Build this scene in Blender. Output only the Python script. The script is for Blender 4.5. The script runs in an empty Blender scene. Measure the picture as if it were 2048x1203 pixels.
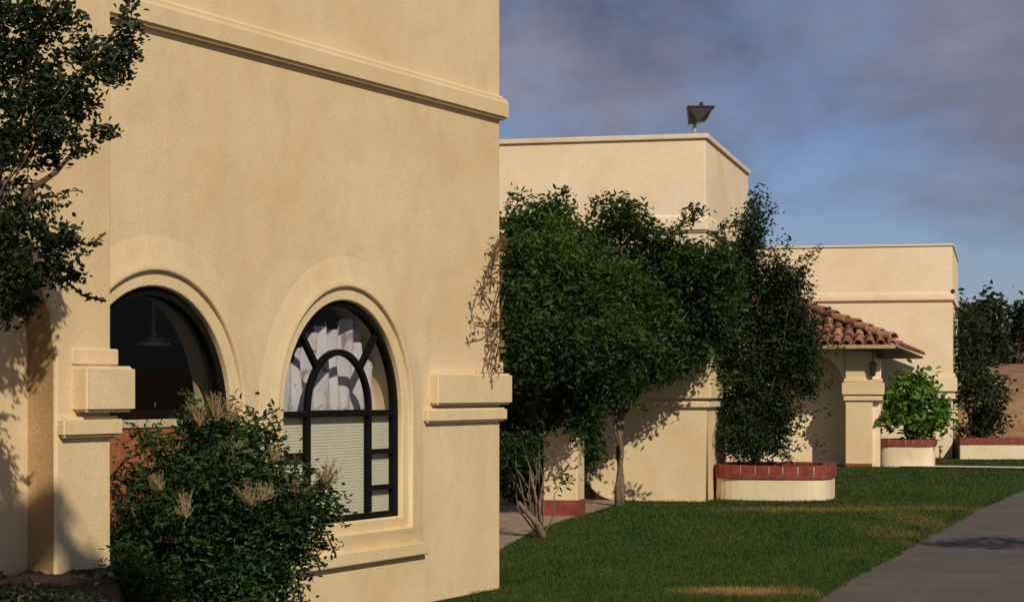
import bpy, bmesh, math, random
import numpy as np
from mathutils import Vector, Matrix

SC = bpy.context.scene
COL = SC.collection
R = math.radians
PI = math.pi

# ------------------------------------------------------------------ camera
EYE = 1.65
HORIZON, CX, FPX = 777.0, 1024.0, 4000.0      # pixel measures of the photograph (2048 x 1203)
cam_d = bpy.data.cameras.new("camera")
cam = bpy.data.objects.new("camera", cam_d)
COL.objects.link(cam)
cam.location = (0, 0, EYE)
cam.rotation_euler = (R(90), 0, 0)
cam_d.sensor_width = 36.0
cam_d.lens = 36.0 * FPX / 2048.0
cam_d.shift_y = (HORIZON - 601.5) / 2048.0
cam_d.clip_start = 0.1
cam_d.clip_end = 2000
SC.camera = cam

# ------------------------------------------------------------------ light
SUN_AZ, SUN_EL = 25.0, 36.0                    # azimuth right of straight-behind the camera
wd = bpy.data.worlds.new("World"); SC.world = wd; wd.use_nodes = True
SC.view_settings.view_transform = 'Standard'
SC.view_settings.look = 'None'
SC.view_settings.exposure = 0.16
SC.view_settings.gamma = 1

class NT:
    """small helper to write node trees"""
    def __init__(s, tree):
        s.t = tree; tree.nodes.clear()
    def n(s, typ, **kw):
        nd = s.t.nodes.new(typ)
        ins = kw.pop('ins', {})
        for k, v in kw.items(): setattr(nd, k, v)
        for k, v in ins.items():
            sock = nd.inputs[k]
            if isinstance(v, bpy.types.NodeSocket): s.t.links.new(v, sock)
            else: sock.default_value = v
        return nd
    def math(s, op, a, b=0.0, clamp=False):
        return s.n('ShaderNodeMath', operation=op, use_clamp=clamp, ins={0: a, 1: b}).outputs[0]
    def mix(s, f, a, b, blend='MIX'):
        nd = s.n('ShaderNodeMix', data_type='RGBA', blend_type=blend)
        for k, v in ((0, f), (6, a), (7, b)):
            if isinstance(v, bpy.types.NodeSocket): s.t.links.new(v, nd.inputs[k])
            else: nd.inputs[k].default_value = v
        return nd.outputs[2]
    def ramp(s, f, stops, interp='LINEAR'):
        nd = s.n('ShaderNodeValToRGB', ins={0: f})
        cr = nd.color_ramp; cr.interpolation = interp
        while len(cr.elements) < len(stops): cr.elements.new(0.5)
        for e, (p, c) in zip(cr.elements, stops):
            e.position = p
            e.color = c if isinstance(c, tuple) else (c, c, c, 1)
        return nd.outputs[0]
    def noise(s, vec, scale, detail=4.0, rough=0.55, dist=0.0):
        return s.n('ShaderNodeTexNoise', ins={'Vector': vec, 'Scale': scale, 'Detail': detail, 'Roughness': rough, 'Distortion': dist}).outputs['Fac']
    def scale(s, vec, sc, loc=(0, 0, 0)):
        return s.n('ShaderNodeMapping', ins={'Vector': vec, 'Scale': sc, 'Location': loc}).outputs[0]

w = NT(wd.node_tree)
sky = w.n('ShaderNodeTexSky', sky_type='NISHITA', sun_disc=False, sun_elevation=R(SUN_EL), sun_rotation=R(180 - SUN_AZ),
          air_density=1.0, dust_density=0.6, ozone_density=2.0)
tc = w.n('ShaderNodeTexCoord').outputs['Generated']
sep = w.n('ShaderNodeSeparateXYZ', ins={0: tc})
c1 = w.noise(w.scale(tc, (5.0, 2.0, 8.5), (2.1, 0.0, 0.6)), 1.0, 8.0, 0.56, 0.25)
c2 = w.noise(w.scale(tc, (7.0, 2.0, 13.0), (5.3, 0.0, 2.4)), 1.0, 7.0, 0.58, 0.2)
bank = w.ramp(sep.outputs[2], [(0.06, 0.0), (0.14, 1.0)])
cover = w.ramp(w.math('ADD', c1, w.math('MULTIPLY', w.math('SUBTRACT', bank, 0.5), 0.30)), [(0.45, 0.06), (0.64, 0.92)])
tone = w.ramp(c2, [(0.36, (0.082, 0.090, 0.142, 1)), (0.66, (0.220, 0.218, 0.280, 1))])
skyc = w.mix(1.0, sky.outputs[0], (0.76, 0.84, 1.16, 1), 'MULTIPLY')
bg1 = w.n('ShaderNodeBackground', ins={'Color': skyc, 'Strength': 0.058})
bg2 = w.n('ShaderNodeBackground', ins={'Color': tone, 'Strength': 1.0})
ms = w.n('ShaderNodeMixShader', ins={0: cover, 1: bg1.outputs[0], 2: bg2.outputs[0]})
w.n('ShaderNodeOutputWorld', ins={'Surface': ms.outputs[0]})

sd = bpy.data.lights.new("sun", 'SUN'); sun = bpy.data.objects.new("sun", sd); COL.objects.link(sun)
sd.energy = 3.3; sd.angle = R(0.5); sd.color = (1.0, 0.875, 0.68)
sun.rotation_euler = (R(90 - SUN_EL), 0, R(SUN_AZ)); sun.location = (6, -10, 20)

# ------------------------------------------------------------------ materials
def new_mat(name):
    m = bpy.data.materials.new(name); m.use_nodes = True
    return m, NT(m.node_tree)

def finish(t, bsdf): t.n('ShaderNodeOutputMaterial', ins={'Surface': bsdf})

def c4(c): return (c[0], c[1], c[2], 1.0)

def stucco(name, col, stain=0.10, bump=0.35):
    m, t = new_mat(name)
    pos = t.n('ShaderNodeNewGeometry').outputs['Position']
    big = t.noise(pos, 0.8, 6, 0.62, 0.6)
    blot = t.noise(t.scale(pos, (1, 1, 1), (7, 3, 1)), 2.3, 5, 0.6, 0.8)
    mid = t.noise(pos, 6.0, 5, 0.65)
    fine = t.noise(pos, 60.0, 3, 0.65)
    grain = t.noise(pos, 190.0, 2, 0.6)
    streak = t.noise(t.scale(pos, (6, 6, 0.5)), 1.0, 5, 0.6)
    dark = tuple(x * y for x, y in zip(col, (0.76, 0.70, 0.60)))
    warm = tuple(x * y for x, y in zip(col, (1.0, 0.93, 0.80)))
    lite = tuple(min(1, x * 1.10) for x in col)
    c = t.mix(t.ramp(big, [(0.34, 0.0), (0.64, 1.0)]), c4(warm), c4(lite))
    c = t.mix(t.math('MULTIPLY', t.ramp(blot, [(0.48, 0.0), (0.72, 1.0)]), stain * 3.0), c, c4(dark))
    c = t.mix(t.math('MULTIPLY', t.ramp(mid, [(0.45, 0.0), (0.8, 1.0)]), stain * 2.0), c, c4(dark))
    c = t.mix(t.math('MULTIPLY', t.ramp(streak, [(0.54, 0.0), (0.8, 1.0)]), stain * 1.3), c, c4(dark))
    c = t.mix(t.math('MULTIPLY', t.ramp(fine, [(0.28, 1.0), (0.58, 0.0)]), 0.40), c, c4(dark))
    h = t.math('ADD', t.math('MULTIPLY', fine, 0.6), t.math('ADD', t.math('MULTIPLY', mid, 0.8), t.math('MULTIPLY', grain, 0.25)))
    b = t.n('ShaderNodeBump', ins={'Strength': bump, 'Distance': 0.012, 'Height': h}).outputs[0]
    bs = t.n('ShaderNodeBsdfPrincipled', ins={'Base Color': c, 'Roughness': 0.92, 'Specular IOR Level': 0.15, 'Normal': b})
    finish(t, bs.outputs[0]); return m

def simple(name, col, rough=0.6, metal=0.0, var=0.2, scale=12.0, bump=0.0, spec=0.3):
    m, t = new_mat(name)
    pos = t.n('ShaderNodeNewGeometry').outputs['Position']
    nz = t.noise(pos, scale, 5, 0.6)
    c = t.mix(t.ramp(nz, [(0.3, 0.0), (0.7, 1.0)]), c4([x * (1 - var) for x in col]), c4([min(1, x * (1 + var)) for x in col]))
    ins = {'Base Color': c, 'Roughness': rough, 'Metallic': metal, 'Specular IOR Level': spec}
    if bump:
        ins['Normal'] = t.n('ShaderNodeBump', ins={'Strength': bump, 'Distance': 0.02, 'Height': nz}).outputs[0]
    bs = t.n('ShaderNodeBsdfPrincipled', ins=ins)
    finish(t, bs.outputs[0]); return m

def leafmat(name, dark, lite, trans=0.35, rough=0.55):
    m, t = new_mat(name)
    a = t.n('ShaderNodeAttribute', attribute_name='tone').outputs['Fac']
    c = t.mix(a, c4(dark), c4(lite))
    bs = t.n('ShaderNodeBsdfPrincipled', ins={'Base Color': c, 'Roughness': rough, 'Specular IOR Level': 0.25})
    c2 = t.mix(1.0, c, (1.5, 1.6, 0.55, 1), 'MULTIPLY')
    tr = t.n('ShaderNodeBsdfTranslucent', ins={'Color': c2})
    mx = t.n('ShaderNodeMixShader', ins={0: trans, 1: bs.outputs[0], 2: tr.outputs[0]})
    finish(t, mx.outputs[0]); return m

M = {}
M['gold'] = stucco('golden_stucco', (0.665, 0.545, 0.348), 0.11)
M['tan'] = stucco('shaded_rough_stucco', (0.40, 0.28, 0.14), 0.16, 0.8)  # darker than the walls to imitate shade on the jamb and under the cornice
M['pale'] = stucco('pale_stucco', (0.81, 0.69, 0.515), 0.07)
M['warm'] = stucco('warm_stucco', (0.71, 0.575, 0.37), 0.10)
M['white'] = stucco('cream_stucco', (0.74, 0.65, 0.49), 0.12)
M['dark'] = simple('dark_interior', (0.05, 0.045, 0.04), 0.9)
M['frame'] = simple('black_metal_frame', (0.007, 0.006, 0.006), 0.7, 0.0, 0.3, 20, 0.0, 0.08)
M['brick'] = simple('red_brick', (0.225, 0.050, 0.035), 0.85, 0.0, 0.35, 9, 0.3)
M['mortar'] = simple('brick_mortar', (0.42, 0.27, 0.19), 0.95, 0, 0.2, 30)
M['redpaint'] = simple('red_painted_stripe', (0.36, 0.13, 0.07), 0.8)
M['bark'] = simple('grey_brown_bark', (0.17, 0.125, 0.085), 0.9, 0, 0.45, 22, 0.7)
M['twig'] = simple('brown_twig', (0.10, 0.065, 0.04), 0.9, 0, 0.4, 20)
M['soil'] = simple('dark_mulch', (0.030, 0.019, 0.013), 0.95, 0, 0.5, 14, 0.8)
M['concrete'] = simple('brown_paving', (0.27, 0.20, 0.14), 0.9, 0, 0.3, 6, 0.2)
M['kerb'] = simple('pale_concrete', (0.50, 0.46, 0.38), 0.9, 0, 0.2, 4)
M['wood'] = simple('orange_brown_wood', (0.30, 0.105, 0.042), 0.6, 0, 0.3, 7, 0.2)
M['creamwood'] = simple('cream_painted_wood', (0.50, 0.42, 0.26), 0.6)
M['darkwood'] = simple('dark_timber', (0.05, 0.03, 0.02), 0.8)
M['fascia'] = simple('tan_timber', (0.42, 0.31, 0.17), 0.8)
M['lampbody'] = simple('dark_bronze_metal', (0.035, 0.035, 0.030), 0.5, 0.3)
M['post'] = simple('pale_galvanised_metal', (0.55, 0.52, 0.48), 0.5, 0.2)
M['panicle'] = simple('dry_cream_flowers', (0.30, 0.225, 0.125), 0.9, 0, 0.4, 40)
M['redberry'] = simple('red_leaf', (0.35, 0.06, 0.03), 0.7)
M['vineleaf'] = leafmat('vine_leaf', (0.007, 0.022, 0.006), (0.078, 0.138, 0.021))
M['treeleaf'] = leafmat('small_dark_leaf', (0.010, 0.022, 0.009), (0.034, 0.064, 0.018), .25)
M['bushleaf'] = leafmat('glossy_bush_leaf', (0.008, 0.028, 0.008), (0.052, 0.112, 0.024), 0.25, 0.5)
M['brightleaf'] = leafmat('bright_green_leaf', (0.050, 0.120, 0.018), (0.16, 0.27, 0.045), 0.35, 0.4)
M['farleaf'] = leafmat('far_dark_leaf', (0.014, 0.024, 0.012), (0.040, 0.058, 0.022), 0.2)
M['dryleaf'] = leafmat('dry_brown_leaf', (0.12, 0.065, 0.03), (0.30, 0.19, 0.09), 0.3)

# terracotta, varying from tile to tile
m, t = new_mat('terracotta_tile')
a = t.n('ShaderNodeAttribute', attribute_name='tone').outputs['Fac']
pos = t.n('ShaderNodeNewGeometry').outputs['Position']
c = t.ramp(a, [(0.0, (0.17, 0.065, 0.036, 1)), (0.5, (0.33, 0.135, 0.070, 1)), (1.0, (0.46, 0.24, 0.135, 1))])
c = t.mix(t.math('MULTIPLY', t.ramp(t.noise(pos, 9, 5, .6), [(0.4, 0.0), (0.75, 1.0)]), 0.55), c, (0.13, 0.06, 0.04, 1))
bs = t.n('ShaderNodeBsdfPrincipled', ins={'Base Color': c, 'Roughness': 0.85})
finish(t, bs.outputs[0]); M['tile'] = m

# window glass
m, t = new_mat('window_glass')
tr = t.n('ShaderNodeBsdfTransparent', ins={'Color': (0.96, 0.97, 0.97, 1)})
gl = t.n('ShaderNodeBsdfGlossy', ins={'Color': (1, 1, 1, 1), 'Roughness': 0.03})
mx = t.n('ShaderNodeMixShader', ins={0: 0.010, 1: tr.outputs[0], 2: gl.outputs[0]})
finish(t, mx.outputs[0]); M['glass'] = m

# printed curtain
m, t = new_mat('printed_curtain')
pos = t.n('ShaderNodeNewGeometry').outputs['Position']
n1 = t.noise(t.scale(pos, (1, 1, 0.7)), 11.0, 3, 0.5, 0.6)
n2 = t.noise(t.scale(pos, (1, 1, 1), (3, 2, 1)), 3.4, 3, 0.5, 2.2)
c = t.mix(t.ramp(n1, [(0.56, 0.0), (0.68, 0.55)]), (0.50, 0.47, 0.50, 1), (0.38, 0.20, 0.21, 1))
c = t.mix(t.ramp(n2, [(0.62, 0.0), (0.69, 0.7)]), c, (0.14, 0.085, 0.085, 1))
bs = t.n('ShaderNodeBsdfPrincipled', ins={'Base Color': c, 'Roughness': 0.9})
finish(t, bs.outputs[0]); M['curtain'] = m
M['blind'] = simple('cream_blind', (0.56, 0.53, 0.40), 0.6, 0, 0.05)

# ---- ground materials
DRY = [(1.86, 16.15, 0.55, 0.32, 1.0), (4.15, 27.3, 1.4, 0.6, 0.5), (5.6, 27.6, 1.6, 0.6, 0.3), (4.35, 22.6, 0.35, 1.6, 0.25), (5.1, 25.2, 0.4, 1.6, 0.3)]

def dry_nodes(t, pos):
    sx = t.n('ShaderNodeSeparateXYZ', ins={0: pos})
    nz = t.math('MULTIPLY', t.math('SUBTRACT', t.noise(pos, 3.0, 4, 0.6), 0.5), 1.5)
    tot = None
    for x, y, rx, ry, s in DRY:
        a = t.math('POWER', t.math('DIVIDE', t.math('SUBTRACT', sx.outputs[0], x), rx), 2.0)
        b = t.math('POWER', t.math('DIVIDE', t.math('SUBTRACT', sx.outputs[1], y), ry), 2.0)
        d = t.math('ADD', t.math('SQRT', t.math('ADD', a, b)), nz)
        f = t.math('MULTIPLY', t.math('SUBTRACT', 1.35, d, True), s)
        tot = f if tot is None else t.math('MAXIMUM', tot, f)
    return tot

m, t = new_mat('lawn_turf')
pos = t.n('ShaderNodeNewGeometry').outputs['Position']
band = t.noise(t.scale(pos, (0.8, 0.5, 1)), 1.3, 4, 0.6)
fine = t.noise(pos, 30, 4, 0.7)
c = t.mix(t.ramp(fine, [(0.3, 0.0), (0.75, 1.0)]), (0.014, 0.036, 0.008, 1), (0.046, 0.082, 0.018, 1))
c = t.mix(t.math('MULTIPLY', t.ramp(band, [(0.4, 0.0), (0.7, 1.0)]), 0.4), c, (0.062, 0.080, 0.020, 1))
c = t.mix(dry_nodes(t, pos), c, (0.30, 0.19, 0.070, 1))
b = t.n('ShaderNodeBump', ins={'Strength': 0.9, 'Distance': 0.05, 'Height': fine}).outputs[0]
bs = t.n('ShaderNodeBsdfPrincipled', ins={'Base Color': c, 'Roughness': 0.95, 'Specular IOR Level': 0.1, 'Normal': b})
finish(t, bs.outputs[0]); M['lawn'] = m

m, t = new_mat('grass_blade')
pos = t.n('ShaderNodeNewGeometry').outputs['Position']
a = t.n('ShaderNodeAttribute', attribute_name='tone').outputs['Fac']
band = t.noise(t.scale(pos, (0.8, 0.5, 1)), 1.3, 4, 0.6)
c = t.mix(a, (0.018, 0.050, 0.010, 1), (0.062, 0.112, 0.024, 1))
c = t.mix(t.math('MULTIPLY', t.ramp(band, [(0.38, 0.0), (0.66, 1.0)]), 0.5), c, (0.105, 0.120, 0.026, 1))
c = t.mix(dry_nodes(t, pos), c, (0.36, 0.235, 0.085, 1))
bs = t.n('ShaderNodeBsdfPrincipled', ins={'Base Color': c, 'Roughness': 0.7, 'Specular IOR Level': 0.15})
tr = t.n('ShaderNodeBsdfTranslucent', ins={'Color': c})
mx = t.n('ShaderNodeMixShader', ins={0: 0.25, 1: bs.outputs[0], 2: tr.outputs[0]})
finish(t, mx.outputs[0]); M['blade'] = m

m, t = new_mat('worn_asphalt')
pos = t.n('ShaderNodeNewGeometry').outputs['Position']
n1 = t.noise(pos, 130, 3, 0.7)
n2 = t.noise(t.scale(pos, (0.8, 1.0, 1)), 1.1, 6, 0.7, 0.5)
vor = t.n('ShaderNodeTexVoronoi', feature='DISTANCE_TO_EDGE', ins={'Vector': t.n('ShaderNodeVectorMath', operation='ADD', ins={0: pos, 1: t.n('ShaderNodeTexNoise', ins={'Vector': pos, 'Scale': 1.5, 'Detail': 4.0}).outputs['Color']}).outputs[0], 'Scale': 0.42}).outputs['Distance']
c = t.mix(t.ramp(n1, [(0.3, 0.0), (0.7, 1.0)]), (0.050, 0.041, 0.033, 1), (0.160, 0.135, 0.112, 1))
c = t.mix(t.ramp(n2, [(0.35, 0.0), (0.65, 0.6)]), c, (0.055, 0.048, 0.041, 1))
c = t.mix(t.ramp(vor, [(0.0, 0.4), (0.012, 0.0)]), c, (0.03, 0.026, 0.022, 1))
b = t.n('ShaderNodeBump', ins={'Strength': 0.5, 'Distance': 0.01, 'Height': n1}).outputs[0]
bs = t.n('ShaderNodeBsdfPrincipled', ins={'Base Color': c, 'Roughness': 0.9, 'Normal': b})
finish(t, bs.outputs[0]); M['road'] = m

m, t = new_mat('dry_hillside')
pos = t.n('ShaderNodeNewGeometry').outputs['Position']
n1 = t.noise(pos, 1.6, 6, 0.7)
n2 = t.noise(pos, 6, 5, 0.7)
c = t.mix(t.ramp(n1, [(0.35, 0.0), (0.65, 1.0)]), (0.17, 0.080, 0.036, 1), (0.34, 0.20, 0.09, 1))
c = t.mix(t.ramp(n2, [(0.5, 0.0), (0.75, 0.7)]), c, (0.10, 0.06, 0.03, 1))
bs = t.n('ShaderNodeBsdfPrincipled', ins={'Base Color': c, 'Roughness': 0.95})
finish(t, bs.outputs[0]); M['hill'] = m

# ------------------------------------------------------------------ helpers
def tag(o, label=None, cat=None, group=None, kind=None):
    if label: o['label'] = label
    if cat: o['category'] = cat
    if group: o['group'] = group
    if kind: o['kind'] = kind
    return o

def link(name, me, mats, parent=None):
    o = bpy.data.objects.new(name, me); COL.objects.link(o)
    for mm in (mats if isinstance(mats, (list, tuple)) else [mats]): me.materials.append(mm)
    if parent is not None: o.parent = parent
    return o

def thing(name, label, cat, loc=(0, 0, 0), rz=0.0, group=None):
    o = bpy.data.objects.new(name, None); COL.objects.link(o)
    o.empty_display_size = 0.2
    o.location = loc; o.rotation_euler = (0, 0, rz)
    return tag(o, label, cat, group)

def np_mesh(name, verts, faces, tone=None, smooth=False):
    """verts (n,3); faces (m,k) all the same k; tone per face -> face attribute"""
    me = bpy.data.meshes.new(name)
    verts = np.asarray(verts, np.float32); faces = np.asarray(faces, np.int32)
    k = faces.shape[1]
    me.vertices.add(len(verts)); me.vertices.foreach_set('co', verts.ravel())
    me.loops.add(faces.size); me.loops.foreach_set('vertex_index', faces.ravel())
    me.polygons.add(len(faces))
    me.polygons.foreach_set('loop_start', np.arange(0, faces.size, k, dtype=np.int32))
    me.polygons.foreach_set('loop_total', np.full(len(faces), k, np.int32))
    if smooth: me.polygons.foreach_set('use_smooth', np.ones(len(faces), bool))
    if tone is not None:
        at_ = me.attributes.new('tone', 'FLOAT', 'FACE')
        at_.data.foreach_set('value', np.asarray(tone, np.float32))
    me.update(calc_edges=True)
    return me

class MB:
    """collects shapes into one bmesh"""
    def __init__(s):
        s.b = bmesh.new(); s.mi = 0
        s.tone = None
    def _add(s, vs, fs, smooth=False):
        v = [s.b.verts.new(p) for p in vs]
        out = []
        for f in fs:
            try:
                q = s.b.faces.new([v[i] for i in f]); q.material_index = s.mi; q.smooth = smooth; out.append(q)
                if s.tone is not None:
                    la = s.b.faces.layers.float['tone']
                    q[la] = s.tone
            except ValueError: pass
        return v, out
    def box(s, x0, x1, y0, y1, z0, z1, bev=0.0, seg=2):
        vs = [(x, y, z) for x in (x0, x1) for y in (y0, y1) for z in (z0, z1)]
        v, f = s._add(vs, [(0, 1, 3, 2), (4, 6, 7, 5), (0, 4, 5, 1), (2, 3, 7, 6), (0, 2, 6, 4), (1, 5, 7, 3)])
        if bev:
            es = list({e for q in f for e in q.edges})
            bmesh.ops.bevel(s.b, geom=es, offset=bev, segments=seg, affect='EDGES', profile=0.5)
        return s
    def prism(s, poly, y0, y1, axis='y', bev=0.0):
        """poly of (a, z) extruded along y, or (x, y) extruded along z"""
        n = len(poly)
        if axis == 'y':  vs = [(a, y0, z) for a, z in poly] + [(a, y1, z) for a, z in poly]
        elif axis == 'x': vs = [(y0, a, z) for a, z in poly] + [(y1, a, z) for a, z in poly]
        else: vs = [(a, b_, y0) for a, b_ in poly] + [(a, b_, y1) for a, b_ in poly]
        fs = [tuple(range(n))[::-1], tuple(range(n, 2 * n))] + [(i, (i + 1) % n, n + (i + 1) % n, n + i) for i in range(n)]
        v, f = s._add(vs, fs)
        if bev:
            es = list({e for q in f for e in q.edges})
            bmesh.ops.bevel(s.b, geom=es, offset=bev, segments=2, affect='EDGES')
        return s
    def tube(s, pts, rad, sides=6, cap=True):
        pts = [Vector(p) for p in pts]
        rs = rad if isinstance(rad, (list, tuple)) else [rad] * len(pts)
        rings = []; up = None
        for i, p in enumerate(pts):
            d = (pts[min(i + 1, len(pts) - 1)] - pts[max(i - 1, 0)])
            if d.length < 1e-9: d = Vector((0, 0, 1))
            d.normalize()
            if up is None:
                up = Vector((1, 0, 0)) if abs(d.x) < 0.8 else Vector((0, 1, 0))
            a = d.cross(up).normalized(); b = a.cross(d).normalized(); up = b
            rings.append([p + (a * math.cos(2 * PI * k / sides) + b * math.sin(2 * PI * k / sides)) * rs[i] for k in range(sides)])
        vs = [q for r_ in rings for q in r_]; fs = []
        for i in range(len(rings) - 1):
            for k in range(sides):
                k2 = (k + 1) % sides
                fs.append((i * sides + k, i * sides + k2, (i + 1) * sides + k2, (i + 1) * sides + k))
        if cap:
            fs.append(tuple(range(sides))[::-1]); fs.append(tuple(range((len(rings) - 1) * sides, len(rings) * sides)))
        s._add(vs, fs, True); return s
    def lathe(s, prof, seg=24, c=(0, 0, 0), a0=0.0, a1=2 * PI, smooth=True):
        full = abs(a1 - a0 - 2 * PI) < 1e-6
        n = seg if full else seg + 1
        vs = [(c[0] + r * math.cos(a0 + (a1 - a0) * k / seg), c[1] + r * math.sin(a0 + (a1 - a0) * k / seg), c[2] + z) for k in range(n) for r, z in prof]
        m_ = len(prof); fs = []
        for k in range(seg):
            k2 = (k + 1) % n
            for j in range(m_ - 1):
                fs.append((k * m_ + j, k2 * m_ + j, k2 * m_ + j + 1, k * m_ + j + 1))
        s._add(vs, fs, smooth); return s
    def build(s, name, mats, parent=None):
        me = bpy.data.meshes.new(name)
        bmesh.ops.recalc_face_normals(s.b, faces=s.b.faces)
        s.b.to_mesh(me); s.b.free()
        return link(name, me, mats, parent)

def plate(name, loops, y0, y1, mats, parent=None, bev=0.0, horizontal=False):
    """flat outline with holes, from loops of (x, z); a slab between local y0 and y1 with rounded rims"""
    cu = bpy.data.curves.new(name, 'CURVE'); cu.dimensions = '2D'; cu.fill_mode = 'BOTH'
    half = abs(y1 - y0) / 2
    cu.extrude = max(half - bev, 1e-4); cu.bevel_depth = bev; cu.bevel_resolution = 2; cu.offset = -bev
    for lp in loops:
        sp = cu.splines.new('POLY'); sp.points.add(len(lp) - 1)
        for p, (x, z) in zip(sp.points, lp): p.co = (x, z, 0, 1)
        sp.use_cyclic_u = True
    tmp = bpy.data.objects.new(name + '_outline', cu); COL.objects.link(tmp)
    bpy.context.view_layer.update()
    me = bpy.data.meshes.new_from_object(tmp.evaluated_get(bpy.context.evaluated_depsgraph_get()))
    bpy.data.objects.remove(tmp); bpy.data.curves.remove(cu)
    me.name = name
    co = np.empty(len(me.vertices) * 3, np.float32); me.vertices.foreach_get('co', co); co = co.reshape(-1, 3)
    if horizontal: out = np.stack([co[:, 0], co[:, 1], co[:, 2] + (y0 + y1) / 2], 1)
    else: out = np.stack([co[:, 0], -co[:, 2] + (y0 + y1) / 2, co[:, 1]], 1)
    me.vertices.foreach_set('co', out.astype(np.float32).ravel())
    b = bmesh.new(); b.from_mesh(me); bmesh.ops.recalc_face_normals(b, faces=b.faces); b.to_mesh(me); b.free()
    me.materials.clear(); me.update()
    return link(name, me, mats, parent)

def arch(cx, r, z0, zs, seg=32, xin=0.0):
    """outline of a round-headed opening, bottom z0, springing zs"""
    pts = [(cx - r, z0)] + [(cx - r * math.cos(PI * k / seg), zs + r * math.sin(PI * k / seg)) for k in range(seg + 1)] + [(cx + r, z0)]
    return pts

def at(px, py, Y): return Vector(((px - CX) / FPX * Y, Y, EYE - (py - HORIZON) / FPX * Y))
def ground(px, py):
    Y = EYE * FPX / (py - HORIZON); return ((px - CX) / FPX * Y, Y)

class Fr:
    """an upright local frame: x along a facade, y into it"""
    def __init__(s, X, Y, rz): s.X, s.Y, s.rz = X, Y, rz; s.ux, s.uy = math.cos(rz), math.sin(rz)
    def loc(s, px, py, d=0.0):
        k = (px - CX) / FPX
        ox, oy = s.X + s.uy * d, s.Y - s.ux * d
        x = (k * oy - ox) / (s.ux - k * s.uy); Y = oy + x * s.uy
        return x, EYE - (py - HORIZON) / FPX * Y
    def world(s, x, y, z): return Vector((s.X + s.ux * x - s.uy * y, s.Y + s.uy * x + s.ux * y, z))

rng = np.random.default_rng(7)
random.seed(7)

# ------------------------------------------------------------------ the setting
def sheet(name, pts, z, mat, kind='structure', thick=None):
    o = plate(name, [pts], z - (thick or 0.002), z, mat, None, 0.0, True)
    return tag(o, kind=kind)

mb = MB(); mb._add([(-900, -60, -0.06), (900, -60, -0.06), (900, 1500, -0.06), (-900, 1500, -0.06)], [(0, 1, 2, 3)])
tag(mb.build('ground', M['hill']), kind='structure')

EDGE_PX = [(1440, 1330), (1520, 1262), (1600, 1205), (1640, 1176), (1700, 1146), (1765, 1112), (1830, 1076), (1880, 1050), (1940, 1020), (2000, 992), (2048, 972), (2140, 936)]
edge = [ground(*p) for p in EDGE_PX]
fine_edge = []
for (xa, ya), (xb, yb) in zip(edge[:-1], edge[1:]):
    for k in range(8):
        f = k / 8.0
        fine_edge.append((xa + (xb - xa) * f + random.gauss(0, 0.014), ya + (yb - ya) * f))
fine_edge.append((11.6, 41.0)); 
lawn_poly = [(-0.6, 8.0), (edge[0][0], 8.0)] + fine_edge + [(20.0, 60.0), (20, 62), (-2, 62), (-2, 17.5), (-0.6, 16.6)]
o = plate('lawn', [lawn_poly], -0.05, 0.0, M['lawn'], None, 0.0, True); tag(o, kind='structure')
sheet('road', [(0.4, 4.0), (60, 4.0), (60, 64), (18, 64), (9, 40), (3.2, 20), (0.6, 12)], -0.03, M['road'])
pav = [ground(*p) for p in [(985, 1110), (1020, 1088), (1060, 1066), (1100, 1050), (1150, 1034), (1190, 1023), (1222, 1013)]]
pav = pav + [(1.62, 29.25), (2.0, 36.5), (-2.5, 36.5), (-2.5, 18.0), (-0.35, 18.0)]
sheet('pavement', pav, 0.010, M['concrete'])
p0, p1, p2, p3 = ground(1800, 934.5), ground(2060, 940.5), ground(2060, 937.5), ground(1800, 931.5)
sheet('path', [p0, (p1[0] + 4, p1[1] - 1), (p2[0] + 4, p2[1] - 1), p3], 0.030, M['kerb'])

# raised, mulched bed under the left-hand wall
nx, ny = 140, 90
xs = np.linspace(-6.5, -0.4, nx); ys = np.linspace(6.5, 14.5, ny)
XX, YY = np.meshgrid(xs, ys)
fall = np.clip((-1.48 - (YY - 8.5) * .19 - XX) / .22, 0, 1); fall = fall * fall * (3 - 2 * fall)
front = np.clip((YY - 7.0) / 1.0, 0, 1); front = front * front * (3 - 2 * front)
ZZ = -0.03 + (0.70 * fall) * front + rng.normal(0, 0.012, XX.shape)
vv = np.stack([XX.ravel(), YY.ravel(), ZZ.ravel()], 1)
ii = np.arange(nx * ny).reshape(ny, nx)
ff = np.stack([ii[:-1, :-1].ravel(), ii[:-1, 1:].ravel(), ii[1:, 1:].ravel(), ii[1:, :-1].ravel()], 1)
tag(link('soil', np_mesh('soil', vv, ff, smooth=True), M['soil']), kind='structure')

# dry hillside behind the far planter
nx, ny = 120, 90
xs = np.linspace(-40, 140, nx); ys = np.linspace(49.5, 220, ny) ** 1.0
XX, YY = np.meshgrid(xs, ys)
s1 = np.clip((YY - 50.5) / 9.0, 0, 1); s1 = s1 * s1 * (3 - 2 * s1)
ZZ = -0.08 + 2.35 * s1 + np.clip((YY - 60) / 160, 0, 1) * 2.0 + 0.12 * np.sin(XX * 0.9 + YY * 0.3) * s1 + rng.normal(0, 0.03, XX.shape)
vv = np.stack([XX.ravel(), YY.ravel(), ZZ.ravel()], 1)
ii = np.arange(nx * ny).reshape(ny, nx)
ff = np.stack([ii[:-1, :-1].ravel(), ii[:-1, 1:].ravel(), ii[1:, 1:].ravel(), ii[1:, :-1].ravel()], 1)
tag(link('hill', np_mesh('hill', vv, ff, smooth=True), M['hill']), kind='structure')

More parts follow.
